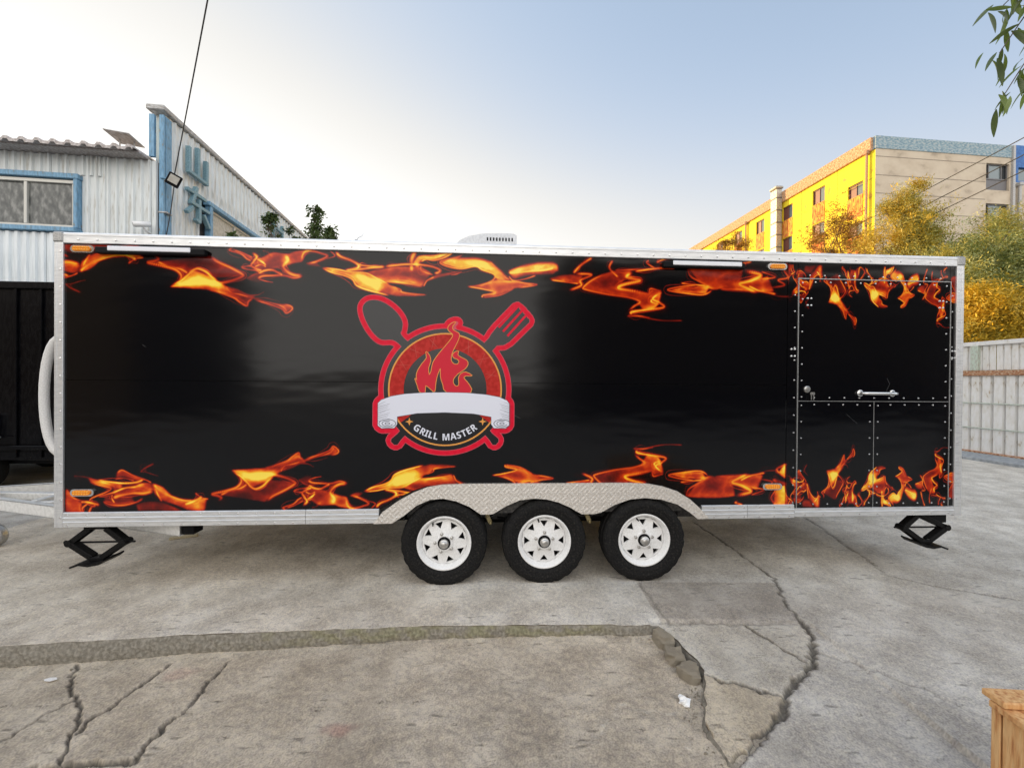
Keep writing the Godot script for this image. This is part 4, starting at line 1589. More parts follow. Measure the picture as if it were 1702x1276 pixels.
# ---------------------------------------------------------------- fence
func build_fence():
	var t := thing("sheet_metal_fence", "white sheet metal fence with rusty rails right of the trailer", "fence", Vector3(10.383, 0, -7.913), 0.098)
	# along the fence: -z is away from the camera; its face looks along -x
	var at := Transform3D(Basis(Vector3(0, 0, 1), Vector3.UP, Vector3(-1, 0, 0)), Vector3.ZERO)
	var x := -9.0
	while x < 3.0:
		var st := surf()
		corrugated(st, x, x + 0.94, 1.88, 2.42, 0.12, -0.03, at * Transform3D(Basis(), Vector3(0, 0, -0.03)), 0.74)
		part("upper_sheet", st, M.fence_white, t)
		st = surf()
		corrugated(st, x, x + 0.94, 0.1, 1.77, 0.188, -0.07, at * Transform3D(Basis(), Vector3(0, 0, 0.02)), 0.70)
		part("lower_sheet", st, M.fence_white, t)
		x += 0.95
	var st := surf()
	box(st, at * Vector3(-3.0, 2.465, -0.02), Vector3(0.10, 0.09, 12.0), 0.008)
	part("top_rail", st, M.fence_white, t)
	st = surf()
	box(st, at * Vector3(-3.0, 1.815, 0.03), Vector3(0.09, 0.11, 12.0), 0.01)
	part("rusty_rail", st, M.rust, t)
	st = surf()
	box(st, at * Vector3(-3.0, 0.04, 0.03), Vector3(0.10, 0.13, 12.0), 0.01)
	part("bottom_rail", st, M.rust, t)
	for y in [1.16, 0.615]:
		st = surf()
		tube(st, [at * Vector3(-9.0, y, 0.055), at * Vector3(3.0, y, 0.055)], 0.013, 0.013, 6)
		part("cross_bar", st, M.fence_green, t)
	for q in [-6.8, -4.25, -0.785, 2.6]:
		st = surf()
		box(st, at * Vector3(q, 2.15, -0.01), Vector3(0.12, 0.55, 0.13), 0.01)
		part("post", st, M.fence_green, t)
	for q in [-8.0, -5.5, -2.2, 1.2]:
		st = surf()
		box(st, at * Vector3(q, 1.2, -0.1), Vector3(0.10, 2.4, 0.10), 0.01)
		part("back_post", st, M.fence_green, t)
	st = surf()
	var drain := Transform3D(Basis(Vector3.UP, 0.098), Vector3(10.383, 0, -7.913)) * at
	box(st, drain * Vector3(-3.0, 0.02, 0.45), Vector3(0.8, 0.1, 12.0), 0.015, Basis(Vector3.UP, 0.098))
	alone("kerb_strip", st, M.band_kerb, "low blue grey concrete strip along the foot of the fence", "", "", "structure")


func build_yard_behind():
	# what the glossy side mirrors: dark workshops across the yard behind the camera, with open sky between them
	for k in 2:
		var t := thing("dark_workshop", ["dark clad workshop across the yard, mirrored at the left of the trailer side", "dark clad workshop across the yard, mirrored at the right of the trailer side"][k], "building", Vector3(-23.8 if k == 0 else 15.6, -0.1, 9.5), 0.0)
		var st := surf()
		box(st, Vector3(0, 3.4, 4.0), Vector3(23, 6.8, 8), 0.05)
		part("wall", st, M.dark_clad, t)
		st = surf()
		box(st, Vector3(0, 6.9, 4.0), Vector3(23.6, 0.2, 8.6), 0.05)
		part("roof", st, M.roof_sheet, t)
		st = surf()
		for d in [-6.0, 5.0]:
			box(st, Vector3(d, 2.0, -0.03), Vector3(3.6, 4.0, 0.1), 0.02)
		part("door", st, M.dark_clad, t)


# ---------------------------------------------------------------- the trailer
const FENDER := [2.262, 0.479, 2.33, 0.568, 2.45, 0.652, 2.56, 0.712, 2.66, 0.750, 2.77, 0.768, 2.95, 0.774, 4.20, 0.772, 4.36, 0.764, 4.48, 0.742, 4.60, 0.702, 4.70, 0.640, 4.78, 0.570, 4.856, 0.487, 4.765, 0.484, 4.70, 0.536, 4.60, 0.600, 4.47, 0.640, 4.34, 0.654, 4.22, 0.644, 4.10, 0.604, 3.995, 0.546, 3.94, 0.534, 3.84, 0.534, 3.75, 0.586, 3.66, 0.626, 3.57, 0.650, 3.47, 0.658, 3.36, 0.646, 3.26, 0.604, 3.16, 0.545, 3.14, 0.540, 3.065, 0.540, 2.98, 0.598, 2.88, 0.642, 2.78, 0.664, 2.68, 0.656, 2.58, 0.612, 2.49, 0.540, 2.40, 0.481]


func xy(a: Array) -> PackedVector2Array:
	var p := PackedVector2Array()
	for k in a.size() / 2:
		p.append(Vector2(a[2 * k], a[2 * k + 1]))
	return p


func rivets_along(st: SurfaceTool, a: Vector3, b: Vector3, gap: float, r := 0.0085):
	var n := maxi(int(round(a.distance_to(b) / gap)), 1)
	for k in n + 1:
		dome(st, a.lerp(b, float(k) / n), r, r * 0.6)


func extrude_x(st: SurfaceTool, prof: Array, x0: float, x1: float):
	# a (y, z) outline drawn out along x
	for k in prof.size():
		var a: Vector2 = prof[k]
		var b: Vector2 = prof[(k + 1) % prof.size()]
		var mid := Vector2.ZERO
		for q in prof:
			mid += q / prof.size()
		var n := (b - a).orthogonal()
		if n.dot((a + b) / 2.0 - mid) < 0.0:
			n = -n
		face(st, [Vector3(x0, a.x, a.y), Vector3(x1, a.x, a.y), Vector3(x1, b.x, b.y), Vector3(x0, b.x, b.y)], Vector3(0, n.x, n.y))
	for x in [x0, x1]:
		var p := []
		for q in prof:
			p.append(Vector3(x, q.x, q.y))
		face(st, p, Vector3(1 if x == x1 else -1, 0, 0))


func build_trailer():
	var t := thing("food_trailer", "long black food trailer wrapped in printed flames with a red barbecue badge", "food trailer", Vector3(-3.29, 0, -2.81), TURN)
	var st := surf()
	# shell behind the panels
	box(st, Vector3(3.5, 1.555, -1.03), Vector3(6.94, 2.05, 1.98))
	part("inner_shell", st, M.under, t)
	st = surf()
	box(st, Vector3(3.5, 2.592, -1.02), Vector3(6.97, 0.02, 2.0), 0.006)
	part("roof", st, M.alu, t)
	# wrapped panels
	st = surf()
	plate(st, rect(0.066, 1.5415, 5.495, 2.53), -0.03, 0.0, PRINT)
	part("upper_panel", st, M.wrap, t)
	st = surf()
	plate(st, xy([0.066, 0.578, 2.30, 0.578, 2.44, 0.67, 2.56, 0.725, 2.66, 0.755, 2.77, 0.762, 4.36, 0.757, 4.48, 0.735, 4.60, 0.695, 4.70, 0.63, 4.77, 0.578, 5.495, 0.574, 5.495, 1.5385, 0.066, 1.5385]), -0.03, 0.0, PRINT)
	part("lower_panel", st, M.wrap, t)
	st = surf()
	plate(st, rect(5.499, 0.566, 5.582, 2.53), -0.03, 0.001, PRINT)
	part("door_side_panel", st, M.wrap, t)
	st = surf()
	plate(st, rect(5.585, 2.394, 6.884, 2.53), -0.03, 0.001, PRINT)
	part("door_head_panel", st, M.wrap, t)
	st = surf()
	plate(st, rect(6.887, 0.566, 6.936, 2.53), -0.03, 0.001, PRINT)
	part("door_side_panel", st, M.wrap, t)
	# aluminium frame
	st = surf()
	extrude_x(st, [Vector2(2.520, -0.02), Vector2(2.520, 0.010), Vector2(2.524, 0.013), Vector2(2.566, 0.013), Vector2(2.569, 0.010), Vector2(2.573, 0.010), Vector2(2.576, 0.014), Vector2(2.588, 0.014), Vector2(2.597, 0.009), Vector2(2.602, -0.004), Vector2(2.602, -0.06), Vector2(2.58, -0.06)], 0.072, 6.93)
	part("top_rail", st, M.alu, t)
	for s in [[0.0, 0.068, 1], [6.932, 7.004, -1]]:
		st = surf()
		var p := PackedVector2Array()
		var a: float = s[0]
		var b: float = s[1]
		for q in [[a, -0.05], [a, -0.004], [a + 0.004, 0.006], [a + 0.011, 0.013], [a + 0.026, 0.013], [a + 0.028, 0.0105], [a + 0.032, 0.0105], [a + 0.034, 0.013], [b - 0.002, 0.013], [b, 0.010], [b, -0.05]]:
			p.append(Vector2(q[0], -q[1]) if s[2] > 0 else Vector2(b - (q[0] - a), -q[1]))
		plate(st, p, 0.48, 2.525, Rect2(), Transform3D(Basis(Vector3(1, 0, 0), Vector3(0, 0, -1), Vector3(0, 1, 0)), Vector3.ZERO))
		part("corner_post", st, M.alu, t)
		st = surf()
		box(st, Vector3((a + b) / 2.0, 2.563, -0.02), Vector3(0.078, 0.082, 0.076), 0.012)
		part("corner_cap", st, M.alu_dark, t)
	# ribbed skirt in three lengths
	var ribs := [Vector2(0.480, -0.03), Vector2(0.480, 0.011), Vector2(0.483, 0.014), Vector2(0.509, 0.014), Vector2(0.512, 0.018), Vector2(0.519, 0.018), Vector2(0.522, 0.014), Vector2(0.540, 0.014), Vector2(0.543, 0.018), Vector2(0.550, 0.018), Vector2(0.553, 0.014), Vector2(0.583, 0.014), Vector2(0.587, 0.009), Vector2(0.587, -0.03)]
	for s in [[0.072, 1.764], [1.767, 2.30], [4.80, 5.172], [5.175, 5.56]]:
		st = surf()
		extrude_x(st, ribs, s[0], s[1])
		part("skirt_rail", st, M.alu, t)
	st = surf()
	extrude_x(st, [Vector2(0.488, -0.03), Vector2(0.488, 0.011), Vector2(0.491, 0.014), Vector2(0.520, 0.014), Vector2(0.523, 0.017), Vector2(0.529, 0.017), Vector2(0.532, 0.012), Vector2(0.553, 0.012), Vector2(0.556, 0.006), Vector2(0.556, -0.03)], 5.563, 6.93)
	part("skirt_rail", st, M.alu, t)
	# rivets of the frame, too small to pick out one by one
	st = surf()
	rivets_along(st, Vector3(0.045, 2.547, 0.013), Vector3(6.95, 2.545, 0.013), 0.128)
	for y in [0.495, 0.568]:
		rivets_along(st, Vector3(0.10, y, 0.014), Vector3(2.2, y, 0.014), 0.128, 0.007)
		rivets_along(st, Vector3(4.90, y, 0.014), Vector3(5.52, y, 0.014), 0.128, 0.007)
	rivets_along(st, Vector3(5.65, 0.505, 0.014), Vector3(6.88, 0.505, 0.014), 0.15, 0.007)
	rivets_along(st, Vector3(0.053, 0.55, 0.012), Vector3(0.053, 2.46, 0.012), 0.127)
	rivets_along(st, Vector3(6.95, 0.62, 0.012), Vector3(6.95, 2.46, 0.012), 0.16, 0.007)
	part("frame_rivet", st, M.rivet, t).set_meta("kind", "stuff")
	# doors: a tall hatch over a pair of low doors
	var doors := [[5.586, 1.4155, 6.884, 2.391], [5.586, 0.561, 6.2315, 1.4115], [6.2355, 0.561, 6.884, 1.4115]]
	for k in 3:
		var d: Array = doors[k]
		var o := Node3D.new()
		o.name = "door"
		t.add_child(o, true)
		st = surf()
		plate(st, rect(d[0], d[1], d[2], d[3]), -0.026, 0.004, PRINT)
		part("door_panel", st, M.wrap, o)
		st = surf()
		var e := 0.032
		var g := 0.13
		rivets_along(st, Vector3(d[0] + e, d[1] + e, 0.004), Vector3(d[0] + e, d[3] - e, 0.004), g, 0.0065)
		rivets_along(st, Vector3(d[2] - e, d[1] + e, 0.004), Vector3(d[2] - e, d[3] - e, 0.004), g, 0.0065)
		rivets_along(st, Vector3(d[0] + 0.14, d[1] + e * 0.8, 0.004), Vector3(d[2] - 0.14, d[1] + e * 0.8, 0.004), g, 0.0065)
		rivets_along(st, Vector3(d[0] + 0.14, d[3] - e * 0.8, 0.004), Vector3(d[2] - 0.14, d[3] - e * 0.8, 0.004), g, 0.0065)
		if k == 0:
			for q in [[5.66, 2.235], [5.69, 2.235], [5.66, 2.18], [5.69, 2.18], [6.79, 2.235], [6.82, 2.235], [6.79, 2.18], [6.82, 2.18]]:
				dome(st, Vector3(q[0], q[1], 0.004), 0.0085, 0.006)
		part("door_rivet", st, M.rivet, o).set_meta("kind", "stuff")
		if k == 0:
			st = surf()
			tube(st, [Vector3(6.112, 1.479, 0.004), Vector3(6.112, 1.479, 0.03), Vector3(6.118, 1.479, 0.046), Vector3(6.14, 1.479, 0.052), Vector3(6.36, 1.478, 0.052), Vector3(6.382, 1.478, 0.046), Vector3(6.388, 1.478, 0.03), Vector3(6.388, 1.478, 0.004)], 0.0125, 0.0125, 12)
			for q in [6.112, 6.388]:
				lathe(st, Transform3D(Basis(), Vector3(q, 1.479, 0.0)), [Vector2(0.026, 0.004), Vector2(0.026, 0.009), Vector2(0.02, 0.012), Vector2(0.0, 0.012)], 20)
			part("handle", st, M.chrome, o)
			st = surf()
			lathe(st, Transform3D(Basis(), Vector3(5.662, 1.508, 0.0)), [Vector2(0.026, 0.004), Vector2(0.026, 0.012), Vector2(0.021, 0.016), Vector2(0.015, 0.016), Vector2(0.015, 0.024), Vector2(0.0, 0.025)], 20)
			part("lock", st, M.steel, o)
			for q in [0.0, 0.016]:
				st = surf()
				plate(st, round_rect(5.672 + q, 1.462, 5.692 + q, 1.486, 0.008), 0.026 + q * 0.2, 0.029 + q * 0.2)
				plate(st, rect(5.679 + q, 1.425, 5.686 + q, 1.463), 0.0265 + q * 0.2, 0.0285 + q * 0.2)
				part("key", st, M.steel, o)
	st = surf()
	for y in [0.60, 0.74, 0.88, 1.02, 1.16, 1.30, 1.44, 1.58, 1.74, 1.84, 2.0, 2.13, 2.26]:
		dome(st, Vector3(5.558, y, 0.001), 0.0065, 0.004)
		dome(st, Vector3(6.906, y + 0.02, 0.001), 0.0065, 0.004)
	for y in [1.772, 1.828]:
		for x in [5.531, 5.559, 6.905, 6.931]:
			dome(st, Vector3(x, y, 0.001), 0.009, 0.007)
	rivets_along(st, Vector3(5.68, 2.42, 0.001), Vector3(6.80, 2.42, 0.001), 0.13, 0.0065)
	part("door_frame_rivet", st, M.rivet, t).set_meta("kind", "stuff")
	st = surf()
	for q in [[5.581, 0.55, 5.5875, 2.397], [6.8825, 0.55, 6.8885, 2.397]]:
		plate(st, rect(q[0], q[1], q[2], q[3]), 0.0, 0.008)
	plate(st, rect(5.5875, 2.389, 6.8825, 2.396), 0.0, 0.0078)
	plate(st, rect(5.5875, 1.4115, 6.8825, 1.4155), 0.0, 0.006)
	plate(st, rect(6.2315, 0.55, 6.2355, 1.4115), 0.0, 0.006)
	part("door_edge_trim", st, M.alu_dark, t)
	# lights
	for b in [[0.305, 1.058, 0.395, 0.961], [4.463, 5.118, 4.536, 5.088]]:
		var o := Node3D.new()
		o.name = "light_bar"
		t.add_child(o, true)
		st = surf()
		box(st, Vector3((b[0] + b[1]) / 2.0, 2.470, 0.02), Vector3(b[1] - b[0], 0.046, 0.042), 0.006)
		part("housing", st, M.black_plain, o)
		st = surf()
		box(st, Vector3((b[2] + b[3]) / 2.0, 2.481, 0.0405), Vector3(b[3] - b[2], 0.034, 0.012), 0.004)
		part("lens", st, M.lens_white, o)
	for m in [[0.196, 2.481], [5.402, 2.481], [0.197, 0.7285], [5.380, 0.7315]]:
		var o := Node3D.new()
		o.name = "marker_light"
		o.position = Vector3(m[0], m[1], 0)
		t.add_child(o, true)
		st = surf()
		plate(st, round_rect(-0.08, -0.026, 0.08, 0.026, 0.0255, 8), 0.0, 0.012)
		part("bezel", st, M.chrome, o)
		st = surf()
		plate(st, round_rect(-0.060, -0.018, 0.060, 0.018, 0.016, 6), 0.010, 0.020)
		part("lens", st, M.amber, o)
		st = surf(true)
		for i in 6:
			for j in 2:
				dome(st, Vector3(-0.045 + 0.018 * i, -0.008 + 0.016 * j, 0.0195), 0.0068, 0.006, 8)
		part("led", st, M.amber_led, o)
	# fender of tread plate
	st = surf()
	plate(st, xy(FENDER), 0.006, 0.022)
	part("fender", st, M.tread, t)
	st = surf()
	var fp := xy(FENDER)
	var inner := Geometry2D.offset_polygon(fp, -0.018)
	var walk: PackedVector2Array = inner[0]
	var run := 0.05
	for k in walk.size():
		var a := walk[k]
		var b := walk[(k + 1) % walk.size()]
		var d := a.distance_to(b)
		while run < d:
			var q := a.lerp(b, run / d)
			dome(st, Vector3(q.x, q.y, 0.022), 0.007, 0.0045)
			run += 0.118
		run -= d
	part("fender_rivet", st, M.rivet, t).set_meta("kind", "stuff")
	# wheel wells
	st = surf()
	var arch := [2.30, 0.49, 2.50, 0.60, 2.62, 0.68, 2.78, 0.70, 4.36, 0.69, 4.52, 0.66, 4.66, 0.59, 4.80, 0.49]
	for k in arch.size() / 2 - 1:
		var a := Vector2(arch[2 * k], arch[2 * k + 1])
		var b := Vector2(arch[2 * k + 2], arch[2 * k + 3])
		face(st, [Vector3(a.x, a.y, 0.0), Vector3(b.x, b.y, 0.0), Vector3(b.x, b.y, -0.34), Vector3(a.x, a.y, -0.34)], Vector3(0, -1, 0))
		face(st, [Vector3(a.x, a.y + 0.02, 0.0), Vector3(b.x, b.y + 0.02, 0.0), Vector3(b.x, b.y + 0.02, -0.34), Vector3(a.x, a.y + 0.02, -0.34)], Vector3(0, 1, 0))
	part("wheel_well", st, M.liner, t)
	st = surf()
	plate(st, xy([2.36, 0.478, 2.46, 0.478, 2.60, 0.63, 2.70, 0.66, 2.85, 0.66, 3.0, 0.60, 3.07, 0.50, 3.15, 0.50, 3.30, 0.63, 3.47, 0.665, 3.65, 0.62, 3.84, 0.50, 3.94, 0.50, 4.10, 0.62, 4.3, 0.66, 4.48, 0.645, 4.62, 0.60, 4.74, 0.50, 4.78, 0.478, 4.78, 0.66, 2.36, 0.66]), -0.05, -0.04)
	part("wheel_well_lip", st, M.liner, t)
	# running gear
	st = surf()
	for z in [-0.36, -1.68]:
		box(st, Vector3(3.6, 0.43, z), Vector3(6.6, 0.10, 0.06), 0.006)
	part("chassis_rail", st, M.under, t)
	for x in [1.2, 2.2, 4.95, 5.8, 6.6]:
		st = surf()
		box(st, Vector3(x, 0.44, -1.02), Vector3(0.06, 0.08, 1.26), 0.005)
		part("cross_member", st, M.under, t)
	st = surf()
	box(st, Vector3(3.6, 0.335, -1.05), Vector3(1.7, 0.25, 0.7), 0.03)  # black block added under the floor to darken the gap between the wheels
	part("added_dark_block", st, M.black_plain, t)
	var wheels := [[2.786, 0.29], [3.556, 0.0], [4.345, 0.02]]
	for w in wheels:
		st = surf()
		tube(st, [Vector3(w[0], 0.31, -0.18), Vector3(w[0], 0.31, -1.87)], 0.035, 0.035, 10)
		part("axle", st, M.black_plain, t)
	st = surf()
	for x in [2.39, 3.11, 3.93, 4.72]:
		box(st, Vector3(x, 0.45, -0.33), Vector3(0.09, 0.12, 0.07), 0.008)
	part("spring_hanger", st, M.black, t)
	for x in [3.12, 3.94]:
		st = surf()
		bar(st, Vector3(x - 0.012, 0.47, -0.19), Vector3(x + 0.018, 0.40, -0.19), 0.035, 0.012, Vector3(0, 0, 1), 0.004)
		for q in [Vector3(x - 0.012, 0.468, -0.184), Vector3(x + 0.018, 0.402, -0.184)]:
			dome(st, q, 0.014, 0.012, 8)
		part("shackle", st, M.zinc, t)
	for w in wheels:
		st = surf()
		for k in 4:
			var half := 0.36 - 0.07 * k
			bar(st, Vector3(w[0] - half, 0.40 - 0.012 * k, -0.33), Vector3(w[0], 0.365 - 0.012 * k, -0.33), 0.05, 0.010)
			bar(st, Vector3(w[0], 0.365 - 0.012 * k, -0.33), Vector3(w[0] + half, 0.40 - 0.012 * k, -0.33), 0.05, 0.010)
		part("leaf_spring", st, M.black_plain, t)
	var first: Node3D
	for w in wheels:
		for z in [0.015, -2.03]:
			var o: Node3D
			if first == null:
				first = make_wheel()
				o = first
			else:
				o = first.duplicate()
			o.name = "wheel"
			t.add_child(o, true)
			o.position = Vector3(w[0], 0.316, z)
			o.scale = Vector3.ONE * 1.02
			o.rotation = Vector3(0, 0.0 if z > -1.0 else PI, w[1])
	# scissor jacks, wound up clear of the ground
	for k in 2:
		var o := Node3D.new()
		o.name = "scissor_jack"
		t.add_child(o, true)
		o.position = Vector3([0.25, 6.745][k], [0.0, 0.02][k], -0.06)
		build_jack(o, k == 1)
	# tow frame
	var legs := [[Vector3(0.83, 0.43, -0.075), Vector3(-1.75, 0.43, -0.91)], [Vector3(0.83, 0.43, -1.965), Vector3(-1.75, 0.43, -1.13)]]
	for l in legs:
		st = surf()
		var d: Vector3 = (l[1] - l[0]).normalized()
		var n := d.cross(Vector3.UP).normalized()
		for s in [-1.0, 1.0]:
			bar(st, l[0] + n * 0.023 * s, l[1] + n * 0.023 * s, 0.006, 0.1)
		bar(st, l[0] + Vector3(0, 0.047, 0), l[1] + Vector3(0, 0.047, 0), 0.052, 0.006)
		bar(st, l[0] - Vector3(0, 0.047, 0), l[1] - Vector3(0, 0.047, 0), 0.052, 0.006)
		part("tow_beam", st, M.tongue, t)
	st = surf()
	box(st, Vector3(0.875, 0.433, -0.11), Vector3(0.085, 0.09, 0.10), 0.004)  # black block stands for the shade inside the open tube end
	part("beam_end_shade", st, M.black_plain, t)
	st = surf()
	for q in [0.66, 0.46]:
		var p := Vector3(0.95, 0.43, -0.11).lerp(Vector3(-1.75, 0.43, -0.91), (0.95 - q) / 2.7)
		lathe(st, Transform3D(Basis(Vector3.UP, -0.29), p + Vector3(0, -0.012, 0.024)), [Vector2(0.011, 0.0), Vector2(0.011, 0.005), Vector2(0.0, 0.0055)], 12)
	part("bolt", st, M.black_plain, t)
	st = surf()
	bar(st, Vector3(0.0, 0.45, -0.82), Vector3(-1.72, 0.45, -0.97), 0.06, 0.06, Vector3.UP, 0.004)
	part("tow_brace", st, M.tongue, t)
	st = surf()
	bar(st, Vector3(-0.86, 0.45, -0.66), Vector3(-0.86, 0.45, -1.38), 0.06, 0.06, Vector3.UP, 0.004)
	bar(st, Vector3(-0.80, 0.452, -0.62), Vector3(0.0, 0.452, -0.78), 0.05, 0.056, Vector3.UP, 0.004)
	part("tow_brace", st, M.tongue, t)
	st = surf()
	box(st, Vector3(-1.9, 0.44, -1.02), Vector3(0.34, 0.11, 0.12), 0.02)
	lathe(st, Transform3D(Basis(Vector3.RIGHT, PI / 2), Vector3(-2.06, 0.47, -1.02)), [Vector2(0.0, -0.06), Vector2(0.06, -0.05), Vector2(0.065, 0.06), Vector2(0.0, 0.06)], 14)
	part("coupler", st, M.black, t)
	st = surf()
	tube(st, [Vector3(-1.42, 0.75, -0.86), Vector3(-1.42, 0.12, -0.86)], 0.026, 0.026, 10)
	part("jockey_post", st, M.steel, t)
	st = surf(true)
	lathe(st, Transform3D(Basis(), Vector3(-1.42, 0.1, -0.86)), [Vector2(0.0, -0.03), Vector2(0.06, -0.03), Vector2(0.098, -0.03), Vector2(0.1, -0.015), Vector2(0.1, 0.015), Vector2(0.098, 0.03), Vector2(0.06, 0.03), Vector2(0.0, 0.03)], 24)
	part("jockey_wheel", st, M.alu_dark, t)
	st = surf()
	box(st, Vector3(1.52, 0.455, -0.20), Vector3(1.0, 0.045, 0.05), 0.004)
	part("side_rail", st, M.alu, t)
	st = surf()
	plate(st, xy([6.74, 0.488, 6.955, 0.488, 6.955, 0.40, 6.90, 0.395]), -0.20, -0.06)
	part("rear_bracket", st, M.black, t)
	# bowed pipe at the nose
	st = surf()
	var pts := []
	for k in 17:
		var a := PI * k / 16.0
		pts.append(Vector3(0.03 - 0.132 * sin(a) ** 0.8, 1.425 + 0.42 * cos(a), -0.03))
	tube(st, pts, 0.028, 0.028, 12)
	part("bowed_pipe", st, M.hose, t)
	# roof unit
	var ac := Node3D.new()
	ac.name = "air_conditioner"
	t.add_child(ac)
	ac.position = Vector3(3.10, 2.60, -0.62)
	st = surf()
	var prof := PackedVector2Array()
	for q in [[-0.30, 0.0], [-0.30, 0.20], [-0.26, 0.245], [-0.18, 0.285], [-0.05, 0.312], [0.10, 0.32], [0.235, 0.318], [0.265, 0.30], [0.272, 0.0]]:
		prof.append(Vector2(q[0], q[1]))
	plate(st, prof, -0.75, 0.0)
	part("cover", st, M.ac_white, ac)
	st = surf()
	for k in 9:
		box(st, Vector3(0.005 + 0.0285 * k - 0.01, 0.262, 0.0), Vector3(0.013, 0.03, 0.006))
	part("vent_slot", st, M.black_plain, ac)
	st = surf()
	tube(st, [Vector3(2.10, 2.602, -0.06), Vector3(2.11, 2.64, -0.06), Vector3(2.14, 2.655, -0.06), Vector3(2.15, 2.68, -0.07)], 0.006, 0.004, 6)
	tube(st, [Vector3(2.08, 2.602, -0.05), Vector3(2.10, 2.63, -0.05)], 0.009, 0.006, 6)
	part("aerial_wire", st, M.alu, t)
	build_badge(t)


func make_wheel() -> Node3D:
	var o := Node3D.new()
	var st := surf(true)
	var prof := [Vector2(0.20, -0.155), Vector2(0.235, -0.176), Vector2(0.285, -0.180), Vector2(0.310, -0.172), Vector2(0.320, -0.158), Vector2(0.3225, -0.125), Vector2(0.3165, -0.122), Vector2(0.3165, -0.115), Vector2(0.3235, -0.112), Vector2(0.3235, -0.066), Vector2(0.3165, -0.063), Vector2(0.3165, -0.056), Vector2(0.3225, -0.053), Vector2(0.320, -0.022), Vector2(0.311, -0.008), Vector2(0.303, -0.003), Vector2(0.301, -0.0045), Vector2(0.297, -0.001), Vector2(0.275, 0.0035), Vector2(0.250, 0.0035), Vector2(0.247, 0.001), Vector2(0.243, 0.0025), Vector2(0.225, -0.002), Vector2(0.208, -0.012), Vector2(0.196, -0.024)]
	lathe(st, Transform3D(), prof, 72, [3, 4, 13, 14])
	part("tyre", st, M.rubber, o)
	st = surf(true)
	lathe(st, Transform3D(), [Vector2(0.190, -0.16), Vector2(0.178, -0.15), Vector2(0.168, -0.09), Vector2(0.168, -0.058), Vector2(0.174, -0.040), Vector2(0.184, -0.030), Vector2(0.187, -0.014), Vector2(0.196, -0.009), Vector2(0.2025, -0.010), Vector2(0.2035, -0.018), Vector2(0.198, -0.03)], 48)
	part("rim", st, M.wheel_white, o)
	# spoked disc: eight sectors, each round a three cornered hole
	st = surf()
	for k in 8:
		var pt := func(r: float, a: float, z: float) -> Vector3:
			var g := TAU * (k + 0.5) / 8.0 + PI / 8.0 + deg_to_rad(a)
			return Vector3(r * cos(g), r * sin(g), z)
		var zi := -0.030
		var zo := -0.046
		var a0: Vector3 = pt.call(0.062, -22.5, -0.028)
		var a1: Vector3 = pt.call(0.062, 22.5, -0.028)
		var b0: Vector3 = pt.call(0.170, -22.5, zo - 0.006)
		var b1: Vector3 = pt.call(0.170, 22.5, zo - 0.006)
		var bm: Vector3 = pt.call(0.170, 0, zo - 0.006)
		var p: Vector3 = pt.call(0.106, 0, zi - 0.006)
		var q0: Vector3 = pt.call(0.155, -11.5, zo)
		var q1: Vector3 = pt.call(0.155, 11.5, zo)
		for f in [[a0, a1, p], [a0, p, q0], [a0, q0, b0], [b0, q0, bm], [q0, q1, bm], [q1, b1, bm], [a1, b1, q1], [a1, q1, p]]:
			face(st, f, Vector3(0, 0, 1))
		var back := Vector3(0, 0, -0.012)
		var mid := (p + q0 + q1) / 3.0
		for f in [[p, q0], [q0, q1], [q1, p]]:
			face(st, [f[0], f[1], f[1] + back, f[0] + back], mid - (f[0] + f[1]) / 2.0)
	part("spoked_disc", st, M.wheel_white, o)
	st = surf(true)
	lathe(st, Transform3D(), [Vector2(0.064, -0.032), Vector2(0.066, -0.024), Vector2(0.060, -0.020), Vector2(0.045, -0.020)], 28)
	part("hub_flange", st, M.wheel_white, o)
	st = surf(true)
	lathe(st, Transform3D(), [Vector2(0.16, -0.14), Vector2(0.16, -0.075), Vector2(0.046, -0.070)], 32)
	part("brake_drum", st, M.black_plain, o)
	st = surf(true)
	lathe(st, Transform3D(), [Vector2(0.034, -0.028), Vector2(0.034, 0.004), Vector2(0.031, 0.008), Vector2(0.026, 0.008), Vector2(0.025, 0.016), Vector2(0.018, 0.021), Vector2(0.0, 0.022)], 28)
	part("hub_cap", st, M.steel, o)
	st = surf(true)
	lathe(st, Transform3D(), [Vector2(0.048, -0.028), Vector2(0.048, -0.016), Vector2(0.044, -0.012), Vector2(0.036, -0.012), Vector2(0.034, -0.018)], 28)
	part("hub_seal", st, M.black_plain, o)
	for k in 5:
		st = surf()
		var a := TAU * k / 5.0 + 0.3
		lathe(st, Transform3D(Basis(), Vector3(cos(a), sin(a), 0) * 0.068 + Vector3(0, 0, -0.03)), [Vector2(0.0125, 0.0), Vector2(0.0125, 0.014), Vector2(0.006, 0.016), Vector2(0.006, 0.024), Vector2(0.0, 0.025)], 6)
		part("lug_nut", st, M.steel, o)
	st = surf()
	var v := Vector3(cos(1.85), sin(1.85), 0)
	tube(st, [v * 0.162 + Vector3(0, 0, -0.05), v * 0.157 + Vector3(0, 0, -0.014)], 0.0065, 0.005, 8)
	part("valve", st, M.black_plain, o)
	return o


